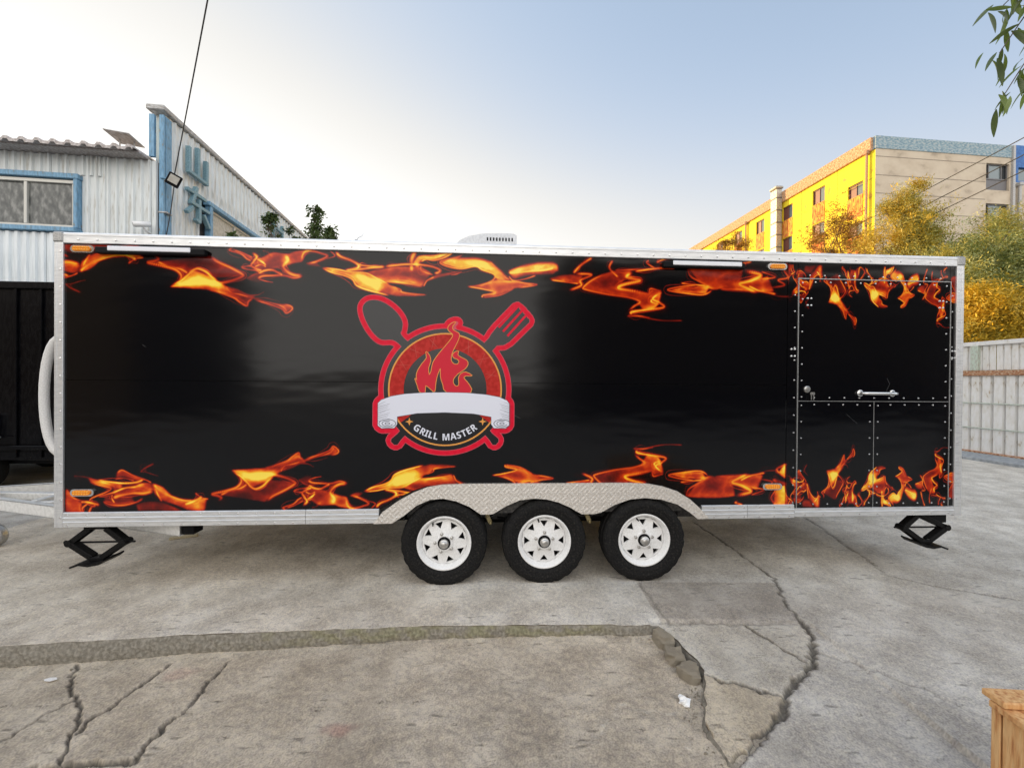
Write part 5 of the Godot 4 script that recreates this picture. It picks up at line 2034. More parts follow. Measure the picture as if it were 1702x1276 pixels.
func build_jack(o: Node3D, mirrored: bool):
	var m := -1.0 if mirrored else 1.0
	var top := [Vector3(-0.05, 0.452, 0), Vector3(0.06 * m, 0.452, 0)]
	var side := [Vector3(-0.188, 0.345, 0), Vector3(0.188, 0.345, 0)]
	var foot := [Vector3(-0.035, 0.238, 0), Vector3(0.035, 0.238, 0)]
	var st := surf()
	for s in 2:
		# each arm is a channel of two cheeks and a web
		for pr in [[top[s] if top[0].x < top[1].x else top[1 - s], side[s], 0.0], [side[s], foot[s], 0.006]]:
			var a: Vector3 = pr[0]
			var b: Vector3 = pr[1]
			st = surf()
			for z in [-0.024, 0.024]:
				bar(st, a + Vector3(0, 0, z + pr[2]), b + Vector3(0, 0, z + pr[2]), 0.006, 0.038, Vector3.UP, 0.002)
			var n := (b - a).cross(Vector3(0, 0, 1)).normalized()
			if n.y < 0.0:
				n = -n
			bar(st, a + n * 0.017 + Vector3(0, 0, pr[2]), b + n * 0.017 + Vector3(0, 0, pr[2]), 0.042, 0.005)
			part("jack_arm", st, M.black, o)
	st = surf()
	box(st, Vector3(0, 0.466, 0), Vector3(0.14, 0.028, 0.09), 0.004)
	part("mount", st, M.black, o)
	st = surf()
	tube(st, [Vector3(-0.225 * m, 0.343, 0), Vector3(0.25 * m, 0.345, 0)], 0.0075, 0.0075, 8)
	for s in side:
		lathe(st, Transform3D(Basis(), s - Vector3(0, 0, 0.034)), [Vector2(0.0, 0.0), Vector2(0.024, 0.0), Vector2(0.024, 0.07), Vector2(0.0, 0.07)], 14)
	var ring := []
	for k in 13:
		ring.append(Vector3(-0.234 * m + 0.012 * cos(TAU * k / 12.0), 0.343 + 0.012 * sin(TAU * k / 12.0), 0.0))
	tube(st, ring, 0.0045, 0.0045, 6)
	part("screw_rod", st, M.black, o)
	st = surf()
	# foot pressed from one plate, its ends bent down
	var p := PackedVector2Array([Vector2(-0.13, 0.197), Vector2(-0.065, 0.222), Vector2(0.0, 0.212), Vector2(0.07, 0.226), Vector2(0.10, 0.246), Vector2(0.106, 0.236), Vector2(0.075, 0.210), Vector2(0.0, 0.196), Vector2(-0.065, 0.206), Vector2(-0.122, 0.186)])
	if mirrored:
		for k in p.size():
			p[k].x = -p[k].x
	plate(st, p, -0.08, 0.085)
	box(st, Vector3(0, 0.229, 0), Vector3(0.09, 0.03, 0.066), 0.005)
	part("foot", st, M.black, o)


# ---------------------------------------------------------------- the badge on the side
const BK := 0.001035


func bp(x: float, y: float) -> Vector2:
	return Vector2(2.789 + (x - 793.0) * BK, 1.4875 - (y - 736.0) * BK)


func bpoly(a: Array) -> PackedVector2Array:
	var p := PackedVector2Array()
	for k in a.size() / 2:
		p.append(bp(a[2 * k], a[2 * k + 1]))
	return p


func smooth_poly(a: Array, n := 4) -> PackedVector2Array:
	var q := bpoly(a)
	var p := PackedVector2Array()
	var c := q.size()
	for k in c:
		for i in n:
			p.append(q[k].cubic_interpolate(q[(k + 1) % c], q[(k + c - 1) % c], q[(k + 2) % c], float(i) / n))
	return p


func circle(r: float, n := 72) -> PackedVector2Array:
	var p := PackedVector2Array()
	for k in n:
		p.append(bp(793.0 + r * cos(TAU * k / n), 736.0 + r * sin(TAU * k / n)))
	return p


func joined(list: Array) -> PackedVector2Array:
	var whole: PackedVector2Array = list[0]
	for k in range(1, list.size()):
		var best := PackedVector2Array()
		for q in Geometry2D.merge_polygons(whole, list[k]):
			if not Geometry2D.is_polygon_clockwise(q) and q.size() > best.size():
				best = q
		if best.size():
			whole = best
	return whole


func print_flat(called: String, polys: Array, layer: int, m: Material, parent: Node3D):
	var st := surf()
	for p in polys:
		plate(st, p, 0.0002, 0.0006 + 0.0005 * layer)
	part(called, st, m, parent)


func build_badge(t: Node3D):
	var o := Node3D.new()
	o.name = "badge"
	t.add_child(o)
	var red := grainy([[0.3, lin(0.66, 0.008, 0.032)], [0.7, lin(0.72, 0.012, 0.042)]], 0.02, Vector3(2, 2, 2), 0.3)
	var rose := plain(lin(0.62, 0.10, 0.13), 0.3)
	var black := plain(lin(0.006, 0.006, 0.008), 0.2)
	var gold := plain(lin(0.75, 0.33, 0.08), 0.3)
	var brick := grainy([[0.3, lin(0.40, 0.018, 0.014)], [0.7, lin(0.50, 0.03, 0.025)]], 0.02, Vector3(2, 2, 2), 0.3)
	var brick_line := plain(lin(0.50, 0.07, 0.05), 0.3)
	var flame := plain(lin(0.60, 0.024, 0.045), 0.3)
	var white := plain(lin(0.72, 0.74, 0.84), 0.35)
	var ink := plain(lin(0.05, 0.055, 0.09), 0.35)
	for m in [red, rose, brick, flame, gold]:
		m.metallic_specular = 0.25
	var disc := circle(446.0)
	var spoon := smooth_poly([232, 98, 300, 92, 372, 122, 440, 180, 478, 245, 476, 300, 468, 332, 500, 372, 545, 415, 505, 458, 462, 412, 425, 384, 392, 376, 330, 376, 280, 338, 236, 276, 204, 205, 196, 140])
	var fork := bpoly([1128, 322, 1165, 275, 1310, 122, 1328, 122, 1335, 140, 1352, 148, 1366, 172, 1382, 182, 1392, 200, 1408, 212, 1408, 232, 1262, 378, 1220, 404, 1168, 408, 1140, 440, 1096, 488, 1040, 428, 1108, 356])
	var ends := [bpoly([512, 1060, 470, 1108, 448, 1140, 424, 1140, 402, 1118, 404, 1098, 450, 1058, 480, 1020]), bpoly([1078, 1060, 1120, 1108, 1142, 1142, 1166, 1142, 1186, 1118, 1184, 1096, 1138, 1058, 1108, 1020])]
	var tip := smooth_poly([838, 330, 815, 300, 812, 278, 832, 250, 868, 238, 880, 250, 862, 275, 880, 320])
	var ribbon := bpoly([308, 838, 330, 815, 400, 788, 500, 770, 640, 760, 790, 757, 950, 760, 1090, 772, 1190, 790, 1245, 815, 1262, 838, 1262, 1000, 1236, 1020, 1150, 1018, 1131, 990, 1131, 935, 1000, 912, 790, 903, 590, 910, 445, 935, 445, 990, 425, 1018, 335, 1020, 308, 1000])
	var whole := joined([disc, spoon, fork, ends[0], ends[1], tip, ribbon])
	var outer: PackedVector2Array = Geometry2D.offset_polygon(whole, 36.0 * BK, Geometry2D.JOIN_ROUND)[0]
	var hair: PackedVector2Array = Geometry2D.offset_polygon(whole, 40.0 * BK, Geometry2D.JOIN_ROUND)[0]
	var inside: PackedVector2Array = Geometry2D.offset_polygon(whole, 4.0 * BK, Geometry2D.JOIN_ROUND)[0]
	print_flat("outline_edge", [hair], 0, rose, o)
	print_flat("outline", [outer], 1, red, o)
	print_flat("inner_edge", [inside], 2, rose, o)
	print_flat("black_field", [joined([disc, spoon, fork, ends[0], ends[1]])], 3, black, o)
	for s in [[1180, 275, 1312, 128], [1212, 305, 1344, 158], [1245, 338, 1376, 190]]:
		var a := bp(s[0], s[1])
		var b := bp(s[2], s[3])
		var n := (b - a).orthogonal().normalized() * 8.5 * BK
		var d := (b - a).normalized() * 18.0 * BK
		print_flat("fork_gap", [PackedVector2Array([a + n, a - n, b - n + d, b + n + d])], 4, red, o)
	# rings, as bands of short pieces
	for ring in [[404.0, 415.0, gold, "gold_ring", 0.0, TAU], [302.0, 404.0, brick, "red_ring", 0.60 * PI, 2.40 * PI + 0.0]]:
		var st := surf()
		var n := 72
		var a0: float = ring[4]
		var a1: float = ring[5]
		if ring[3] == "red_ring":
			a0 = deg_to_rad(143.0)
			a1 = deg_to_rad(397.0)
		for k in n:
			var u := lerpf(a0, a1, float(k) / n)
			var v := lerpf(a0, a1, float(k + 1) / n)
			var q := []
			for c in [[ring[0], u], [ring[1], u], [ring[1], v], [ring[0], v]]:
				var p := bp(793.0 + c[0] * cos(c[1]), 736.0 + c[0] * sin(c[1]))
				q.append(Vector3(p.x, p.y, 0.0026))
			face(st, q, Vector3(0, 0, 1))
		part(ring[3], st, ring[2], o)
	var st := surf()
	for a in [-150.0, -128.0, -105.0, -62.0, -40.0, -18.0, 172.0]:
		var d := Vector2.from_angle(deg_to_rad(a))
		var e := d.rotated(PI / 2)
		for s in [-1.0, 1.0]:
			var c := bp(793 + d.x * 353, 736 + d.y * 353)
			var w: Vector2 = ((d + e * 0.55 * s).normalized()) * 46.0 * BK
			w.y = -w.y
			var n: Vector2 = w.orthogonal().normalized() * 0.0011
			face(st, [Vector3((c - w + n).x, (c - w + n).y, 0.0030), Vector3((c + w + n).x, (c + w + n).y, 0.0030), Vector3((c + w - n).x, (c + w - n).y, 0.0030), Vector3((c - w - n).x, (c - w - n).y, 0.0030)], Vector3(0, 0, 1))
	part("ring_line", st, brick_line, o)
	var fire := [607, 752, 590, 705, 573, 655, 588, 672, 583, 640, 592, 600, 622, 550, 656, 505, 650, 460, 676, 490, 683, 530, 668, 580, 674, 630, 690, 600, 702, 540, 740, 480, 790, 420, 842, 352, 842, 325, 816, 305, 810, 280, 830, 255, 864, 240, 841, 270, 846, 300, 885, 320, 890, 350, 870, 400, 850, 440, 835, 480, 832, 520, 850, 546, 880, 550, 893, 530, 880, 512, 852, 500, 846, 480, 860, 462, 886, 454, 880, 480, 902, 498, 945, 520, 955, 550, 930, 585, 880, 620, 850, 658, 850, 690, 870, 712, 890, 705, 892, 680, 890, 650, 905, 620, 940, 607, 986, 632, 945, 632, 925, 645, 937, 665, 966, 700, 976, 756, 805, 756, 776, 700, 758, 640, 757, 578, 736, 620, 722, 680, 714, 750, 690, 735, 648, 705, 644, 756]
	var fl := smooth_poly(fire, 2)
	var grown: Array = Geometry2D.offset_polygon(fl, 5.0 * BK, Geometry2D.JOIN_ROUND)
	print_flat("flame_edge", [grown[0]], 6, gold, o)
	print_flat("flame", [fl], 7, flame, o)
	print_flat("ribbon_edge", Geometry2D.offset_polygon(ribbon, 3.0 * BK), 8, ink, o)
	print_flat("ribbon", [ribbon], 9, white, o)
	# pen lines on the ribbon ends
	st = surf()
	for s in [-1.0, 1.0]:
		for k in 10:
			var y := 842.0 + 13.5 * k
			var x0: float = 793.0 + s * 484.0
			var x1: float = 793.0 + s * (484.0 - (52.0 + 34.0 * absf(sin(k * 1.9))))
			var a := bp(x0, y + 8.0)
			var b := bp(x1, y - 14.0)
			face(st, [Vector3(a.x, a.y, 0.0062), Vector3(b.x, b.y, 0.0062), Vector3(b.x, b.y + 0.0012, 0.0062), Vector3(a.x, a.y + 0.0024, 0.0062)], Vector3(0, 0, 1))
		var cx: float = 793.0 + s * 417.0
		for r in [[62.0, 32.0, 0.0, TAU], [40.0, 22.0, 0.3, 5.2], [18.0, 10.0, 0.0, TAU]]:
			for k in 28:
				var u := lerpf(r[2], r[3], k / 28.0)
				var v := lerpf(r[2], r[3], (k + 1) / 28.0)
				var q := []
				for c in [[u, 0.0], [v, 0.0], [v, 4.0], [u, 4.0]]:
					var p := bp(cx + (r[0] - c[1]) * cos(c[0]), 985.0 + (r[1] - c[1]) * sin(c[0]))
					q.append(Vector3(p.x, p.y, 0.0062))
				face(st, q, Vector3(0, 0, 1))
	part("pen_line", st, ink, o)
	for s in [[533, 972], [1067, 970]]:
		var p := PackedVector2Array()
		for k in 8:
			var r := 30.0 if k % 2 == 0 else 10.0
			p.append(bp(s[0] + r * sin(TAU * k / 8.0), s[1] - r * cos(TAU * k / 8.0)))
		print_flat("star", [p], 6, gold, o)
	# lettering round the foot of the ring
	var font := SystemFont.new()
	font.font_names = PackedStringArray(["Droid Sans"])
	font.font_weight = 700
	var text := "GRILL MASTER"
	var wide := {"G": 0.76, "R": 0.68, "I": 0.34, "L": 0.57, " ": 0.40, "M": 0.94, "A": 0.70, "S": 0.58, "T": 0.60, "E": 0.58}
	var total := 0.0
	for ch in text:
		total += wide[ch]
	var from := 0.0
	for ch in text:
		var mid: float = from + wide[ch] / 2.0
		from += wide[ch]
		if ch == " ":
			continue
		var a := lerpf(-40.0, 40.0, mid / total)
		var tm := TextMesh.new()
		tm.font = font
		tm.text = ch
		tm.font_size = 64
		tm.pixel_size = 0.0011
		tm.depth = 0.002
		tm.curve_step = 2.0
		var l := put("letter", tm, white, o)
		var g := deg_to_rad(a)
		var c := bp(793.0 + 349.0 * sin(g), 736.0 + 349.0 * cos(g))
		l.position = Vector3(c.x, c.y, 0.004)
		l.rotation.z = g


# ---------------------------------------------------------------- the trailer behind
func build_black_trailer():
	var t := thing("black_box_trailer", "plain black box trailer parked behind the tow frame at the left", "trailer", Vector3(-5.35, 0, -5.35), 0.05)
	var st := surf()
	box(st, Vector3(-2.5, 1.65, -1.0), Vector3(5.0, 2.36, 2.0), 0.02)
	part("body", st, M.black_gloss, t)
	st = surf()
	for x in [-0.04, -1.02, -1.34, -2.4, -3.5, -4.95]:
		st = surf()
		box(st, Vector3(x, 1.65, 0.012), Vector3(0.035, 2.34, 0.03), 0.006)
		part("post", st, M.black_gloss, t)
	st = surf()
	box(st, Vector3(-2.5, 2.80, 0.02), Vector3(5.04, 0.09, 0.06), 0.008)
	part("top_rail", st, M.black_gloss, t)
	st = surf()
	box(st, Vector3(-2.5, 0.62, 0.03), Vector3(5.04, 0.05, 0.10), 0.006)
	box(st, Vector3(-2.5, 0.50, -0.02), Vector3(5.0, 0.12, 0.05), 0.006)
	part("bottom_rail", st, M.black_gloss, t)
	st = surf()
	box(st, Vector3(-2.5, 0.40, -1.0), Vector3(4.8, 0.12, 1.5), 0.01)
	part("chassis", st, M.black_plain, t)
	for x in [-1.98, -2.72]:
		for z in [-0.12, -1.7]:
			st = surf(true)
			lathe(st, Transform3D(Basis(), Vector3(x, 0.31, z)), [Vector2(0.0, -0.09), Vector2(0.2, -0.1), Vector2(0.30, -0.09), Vector2(0.315, -0.06), Vector2(0.315, 0.06), Vector2(0.30, 0.09), Vector2(0.21, 0.1), Vector2(0.19, 0.08)], 32)
			var w := Node3D.new()
			w.name = "wheel"
			t.add_child(w, true)
			part("tyre", st, M.rubber, w)
			st = surf(true)
			lathe(st, Transform3D(Basis(), Vector3(x, 0.31, z)), [Vector2(0.19, 0.08), Vector2(0.15, 0.06), Vector2(0.05, 0.065), Vector2(0.0, 0.08)], 24)
			part("rim", st, M.steel, w)
	st = surf()
	box(st, Vector3(-0.10, 2.3, 0.035), Vector3(0.025, 0.5, 0.02), 0.005)
	part("marker_strip", st, M.hose, t)
	st = surf()
	box(st, Vector3(-0.04, 0.42, -0.05), Vector3(0.06, 0.46, 0.06), 0.006)
	part("corner_leg", st, M.steel, t)
	st = surf()
	box(st, Vector3(-1.62, 0.9, 0.06), Vector3(0.10, 0.34, 0.10), 0.02)
	box(st, Vector3(-1.56, 0.76, 0.09), Vector3(0.18, 0.02, 0.06), 0.005)
	part("latch", st, M.alu_dark, t)


# ---------------------------------------------------------------- trees
func sprig_mesh(leaves: int, length: float, width: float, spread: float) -> Mesh:
	# a twig end with narrow leaves, each folded along its midrib
	var st := surf()
	for k in leaves:
		var a := TAU * k * 0.382
		var root := Vector3(rng.randf_range(-spread, spread), rng.randf_range(-spread, spread), rng.randf_range(-spread, spread))
		var way := Vector3(cos(a), rng.randf_range(-1.0, 0.5), sin(a)).normalized()
		var side := way.cross(Vector3.UP + Vector3(0.1, 0, 0.2)).normalized()
		var drop := side.cross(way) * 0.2
		var s := rng.randf_range(0.75, 1.25)
		var tip := root + way * length * s
		var m := root + way * length * 0.45 * s
		face(st, [root, m + side * width * s - drop * width, tip], Vector3.UP)
		face(st, [root, m - side * width * s - drop * width, tip], Vector3.UP)
	st.generate_normals()
	return st.commit()


func limb_line(a: Vector3, b: Vector3, sag: float, n := 7) -> Array:
	var p := []
	var off := Vector3(rng.randf_range(-1, 1), rng.randf_range(-0.4, 0.6), rng.randf_range(-1, 1)) * a.distance_to(b) * 0.10
	for k in n:
		var t := float(k) / (n - 1)
		p.append(a.lerp(b, t) + off * sin(t * PI) + Vector3(0, sag * sin(t * PI), 0))
	return p


func tree(called: String, label: String, category: String, base: Vector3, lean: Vector3, trunk_r: float, clumps: Array, sprig: Mesh, colours: Array, group := "") -> Node3D:
	# clumps: [centre from the base, radii, sprigs, colour bias]
	var t := thing(called, label, category, base, 0.0, group)
	var st := surf(true)
	var top := lean
	tube(st, limb_line(Vector3(0, -0.1, 0), top, 0.0), trunk_r, trunk_r * 0.55, 9)
	part("trunk", st, M.bark, t)
	var spots := []
	for c in clumps:
		var centre: Vector3 = c[0]
		var radii: Vector3 = c[1]
		var fork: Vector3 = top * rng.randf_range(0.55, 1.0)
		st = surf(true)
		tube(st, limb_line(fork, centre, 0.1), trunk_r * 0.42, trunk_r * 0.12, 7)
		for k in 9:
			var e := centre + Vector3(rng.randfn() * 0.5, rng.randfn() * 0.5, rng.randfn() * 0.5) * radii
			tube(st, limb_line(fork.lerp(centre, rng.randf_range(0.4, 0.9)), e, 0.05, 5), trunk_r * 0.14, trunk_r * 0.04, 5)
		part("limb", st, M.bark, t)
		# twigs: leaves gather in bunches, not evenly
		var bunches := []
		for k in maxi(int(c[2] / 42.0), 4):
			var d := Vector3(rng.randfn(), rng.randfn(), rng.randfn()).normalized() * pow(rng.randf(), 0.42)
			bunches.append([centre + d * radii, rng.randf_range(0.10, 0.34)])
		for k in int(c[2] * 1.35):
			var b: Array = bunches[rng.randi() % bunches.size()]
			var g: Vector3 = Vector3(rng.randfn(), rng.randfn() * 0.8, rng.randfn()) * b[1]
			var p: Vector3 = b[0] + g * (radii.x + radii.y) * 0.55
			spots.append([p, c[3] + rng.randfn() * 0.16 + 0.25 * sin(float(bunches.find(b)) * 2.4)])
	var mm := MultiMesh.new()
	mm.transform_format = MultiMesh.TRANSFORM_3D
	mm.use_colors = true
	mm.mesh = sprig
	mm.instance_count = spots.size()
	for k in spots.size():
		var s := rng.randf_range(0.7, 1.3)
		var b := Basis.from_euler(Vector3(rng.randf_range(-0.7, 0.7), rng.randf() * TAU, rng.randf_range(-0.7, 0.7))).scaled(Vector3(s, s, s))
		mm.set_instance_transform(k, Transform3D(b, spots[k][0]))
		var f: float = clampf(spots[k][1], 0.0, 0.999) * (colours.size() - 1)
		var n := int(f)
		mm.set_instance_color(k, colours[n].lerp(colours[mini(n + 1, colours.size() - 1)], f - n) * rng.randf_range(0.75, 1.2))
	var mi := MultiMeshInstance3D.new()
	mi.name = "crown"
	mi.multimesh = mm
	mi.material_override = M.leaf
	mi.set_meta("kind", "stuff")
	t.add_child(mi)
	return t


func build_trees():
	var sprig := sprig_mesh(11, 0.12, 0.013, 0.10)
	var broad := sprig_mesh(8, 0.09, 0.022, 0.08)
	var greens := [Color(0.14, 0.19, 0.07), Color(0.28, 0.32, 0.12), Color(0.42, 0.43, 0.17), Color(0.54, 0.46, 0.10), Color(0.62, 0.44, 0.06)]
	var golds := [Color(0.24, 0.26, 0.07), Color(0.46, 0.37, 0.06), Color(0.60, 0.42, 0.04), Color(0.66, 0.44, 0.04)]
	var rusts := [Color(0.22, 0.13, 0.03), Color(0.44, 0.24, 0.04), Color(0.52, 0.28, 0.05)]
	var dark := [Color(0.06, 0.10, 0.035), Color(0.10, 0.15, 0.05), Color(0.16, 0.21, 0.08)]
	# beyond the fence
	tree("willow_tree", "broad green and yellow willow behind the sheet metal fence", "tree", Vector3(15.0, 0, -13.0), Vector3(0.3, 3.2, 0.2), 0.22, [
		[Vector3(0.4, 5.2, 0), Vector3(1.7, 1.0, 1.4), 2000, 0.42], [Vector3(-1.2, 4.6, 0.5), Vector3(1.3, 0.9, 1.1), 1300, 0.50], [Vector3(2.2, 5.4, 0.3), Vector3(1.6, 1.1, 1.4), 1700, 0.36],
		[Vector3(-0.2, 3.4, 0.9), Vector3(1.5, 0.9, 1.0), 1300, 0.45], [Vector3(2.2, 3.6, 0.8), Vector3(1.6, 1.2, 1.2), 1700, 0.38], [Vector3(0.8, 2.2, 0.6), Vector3(2.0, 0.8, 1.0), 1300, 0.40]], sprig, greens)
	tree("willow_tree", "golden leaved low willow just above the sheet metal fence", "tree", Vector3(12.6, 0, -10.8), Vector3(0.1, 2.0, 0.1), 0.14, [
		[Vector3(0.2, 3.5, 0.1), Vector3(0.85, 0.75, 0.7), 1500, 0.75], [Vector3(0.7, 2.9, 0.2), Vector3(0.8, 0.6, 0.6), 1000, 0.65], [Vector3(-0.2, 2.6, 0.1), Vector3(0.9, 0.5, 0.6), 1000, 0.35], [Vector3(1.5, 2.7, 0.0), Vector3(1.0, 0.6, 0.6), 800, 0.2]], sprig, golds)
	tree("willow_tree", "tall slim yellow green willow in front of the tan wall", "tree", Vector3(15.9, 0, -16.0), Vector3(0.1, 6.0, 0.0), 0.16, [
		[Vector3(0.0, 8.7, 0), Vector3(0.8, 1.1, 0.7), 750, 0.75], [Vector3(0.6, 7.5, 0.1), Vector3(1.2, 1.0, 0.9), 900, 0.7], [Vector3(-0.7, 7.0, 0.2), Vector3(1.0, 1.2, 0.9), 700, 0.85], [Vector3(1.2, 6.1, 0.0), Vector3(1.3, 0.8, 1.0), 1100, 0.5], [Vector3(0.2, 5.1, 0.2), Vector3(2.0, 0.8, 1.1), 1300, 0.6]], sprig, greens)
	tree("bare_tree", "thin russet tree with sparse leaves against the corner of the yellow wall", "tree", Vector3(18.3, 0, -21.5), Vector3(-0.2, 7.0, 0.0), 0.13, [
		[Vector3(-0.2, 10.4, 0), Vector3(1.1, 1.1, 0.9), 420, 0.5], [Vector3(-1.3, 9.2, 0.1), Vector3(1.3, 0.9, 0.9), 420, 0.5], [Vector3(0.8, 9.0, 0.0), Vector3(1.2, 1.0, 0.9), 420, 0.4], [Vector3(-0.5, 7.9, 0.0), Vector3(2.2, 0.8, 1.0), 600, 0.45]], broad, rusts)
	tree("bare_tree", "small russet tree top showing over the trailer roof before the yellow wall", "tree", Vector3(14.6, 0, -26.0), Vector3(0.0, 8.0, 0.0), 0.14, [
		[Vector3(0.0, 10.6, 0), Vector3(0.9, 0.8, 0.7), 420, 0.5], [Vector3(-1.6, 9.9, 0.1), Vector3(1.3, 0.5, 0.7), 260, 0.5], [Vector3(0.3, 9.6, 0.0), Vector3(1.4, 0.5, 0.7), 300, 0.4]], broad, rusts)
	tree("willow_tree", "pale green willow at the right edge beside the blue wall", "tree", Vector3(19.6, 0, -15.5), Vector3(0.0, 5.0, 0.0), 0.2, [
		[Vector3(0.0, 7.2, 0), Vector3(1.4, 1.0, 1.1), 1400, 0.5], [Vector3(-1.6, 6.2, 0.2), Vector3(1.4, 0.9, 1.0), 1300, 0.42], [Vector3(1.0, 5.6, 0.2), Vector3(1.6, 1.2, 1.2), 1500, 0.3], [Vector3(-0.6, 4.4, 0.3), Vector3(2.0, 1.0, 1.2), 1500, 0.3]], sprig, greens)
	# sprouting shoots behind the trailer, by the workshop
	tree("climbing_shrub", "dark leafy shrub with upright shoots behind the trailer roof beside the workshop", "shrub", Vector3(-4.9, 0, -9.0), Vector3(0.0, 3.6, 0.0), 0.06, [
		[Vector3(0.42, 4.95, 0), Vector3(0.28, 0.28, 0.25), 70, 0.4], [Vector3(0.36, 5.25, 0), Vector3(0.09, 0.36, 0.08), 50, 0.5], [Vector3(-0.62, 4.9, 0.0), Vector3(0.14, 0.46, 0.12), 55, 0.4], [Vector3(-0.75, 5.1, 0.0), Vector3(0.22, 0.20, 0.12), 36, 0.5], [Vector3(-0.12, 4.8, 0.0), Vector3(0.25, 0.30, 0.2), 55, 0.3], [Vector3(0.75, 4.85, 0.0), Vector3(0.16, 0.16, 0.12), 60, 0.5], [Vector3(-1.55, 4.7, 0.1), Vector3(0.10, 0.28, 0.1), 60, 0.4]], sprig_mesh(5, 0.085, 0.022, 0.05), dark)
	build_near_tree()


func build_near_tree():
	# a willow that stands right of the picture; only the tips of one limb hang into it
	var t := thing("overhanging_willow", "willow branch with long drooping green leaves hanging in at the upper right corner", "tree", Vector3(6.2, 0, -1.2))
	var st := surf(true)
	tube(st, limb_line(Vector3(0, -0.1, 0), Vector3(0.2, 3.2, -0.4), 0.0), 0.16, 0.10, 10)
	part("trunk", st, M.bark, t)
	var hub := Vector3(-2.35, 3.15, -1.75)
	st = surf(true)
	tube(st, [Vector3(0.2, 3.1, -0.4), Vector3(-0.5, 4.6, -0.9), Vector3(-1.2, 5.1, -1.4), Vector3(-1.75, 5.25, -1.6)], 0.07, 0.018, 8)
	part("limb", st, M.bark, t)
	# one leaf, folded along its midrib, shared by all
	var lm := []
	for v in 3:
		st = surf(true)
		var prev := []
		for k in 7:
			var f := k / 6.0
			var w: float = 0.0125 * pow(sin(PI * clampf(f * 0.94 + 0.03, 0.0, 1.0)), 0.85) * (1.15 - 0.3 * f)
			var x := 0.13 * f
			var y := -0.035 * f * f * (0.6 + 0.5 * v)
			var row := [Vector3(x, y + w * 0.35, -w), Vector3(x, y, 0), Vector3(x, y + w * 0.35, w)]
			if prev:
				for s in 2:
					face(st, [prev[s], prev[s + 1], row[s + 1], row[s]], Vector3.UP)
			prev = row
		st.generate_normals()
		lm.append(st.commit())
	var mats := []
	for c in [Color(0.075, 0.115, 0.02), Color(0.11, 0.16, 0.02), Color(0.055, 0.08, 0.03)]:
		var m := plain(lin(c.r, c.g, c.b), 0.4)
		m.backlight_enabled = true
		m.backlight = lin(0.08, 0.11, 0.01)
		mats.append(m)
	# hanging twigs: [from, to] measured from the foot of the tree
	var twigs := [
		[Vector3(-1.75, 5.25, -1.60), Vector3(-2.72, 4.25, -1.62)], [Vector3(-1.6, 5.21, -1.545), Vector3(-2.74, 3.92, -1.60)], [Vector3(-1.4, 5.155, -1.473), Vector3(-2.72, 3.62, -1.58)], [Vector3(-1.2, 5.1, -1.4), Vector3(-2.55, 3.70, -1.55)], [Vector3(-1.68, 5.23, -1.575), Vector3(-2.62, 4.25, -1.52)]]
	var n := 0
	for w in twigs:
		var line := limb_line(w[0], w[1], 0.0, 10)
		st = surf(true)
		tube(st, line, 0.009, 0.003, 6)
		part("twig", st, M.bark, t)
		for k in range(2, 10):
			for s in 6:
				var p: Vector3 = line[k] + Vector3(rng.randfn(), rng.randfn(), rng.randfn()) * 0.03
				var turn := PI + rng.randf_range(-1.0, 1.0) + (0.0 if s < 2 else PI)
				var l := put("leaf", lm[n % 3], mats[rng.randi() % 3], t)
				var size := rng.randf_range(0.85, 1.45)
				l.transform = Transform3D((Basis(Vector3.UP, turn) * Basis(Vector3(0, 0, 1), rng.randf_range(-1.25, -0.35)) * Basis(Vector3(1, 0, 0), rng.randf_range(-0.9, 0.9))).scaled(Vector3(size, size, size)), p)
				n += 1


# ---------------------------------------------------------------- small things
func stone_mesh(seed_at: float) -> SurfaceTool:
	var st := surf()
	var n := noise(1.2, 2)
	var rings := []
	for j in 8:
		var a := PI * j / 7.0
		var row := []
		for i in 12:
			var b := TAU * i / 12.0
			var d := Vector3(sin(a) * cos(b), cos(a), sin(a) * sin(b))
			# squared off, as broken concrete is
			var q := Vector3(signf(d.x) * pow(absf(d.x), 0.5), signf(d.y) * pow(absf(d.y), 0.42), signf(d.z) * pow(absf(d.z), 0.5))
			row.append(q * (1.0 + 0.42 * n.get_noise_3d(d.x + seed_at, d.y, d.z)))
		rings.append(row)
	for j in 7:
		for i in 12:
			var k := (i + 1) % 12
			var c: Vector3 = (rings[j][i] + rings[j + 1][k]) / 2.0
			if j == 0:
				face(st, [rings[0][0], rings[1][i], rings[1][k]], c)
			elif j == 6:
				face(st, [rings[6][i], rings[6][k], rings[7][0]], c)
			else:
				face(st, [rings[j][i], rings[j][k], rings[j + 1][k], rings[j + 1][i]], c)
	return st


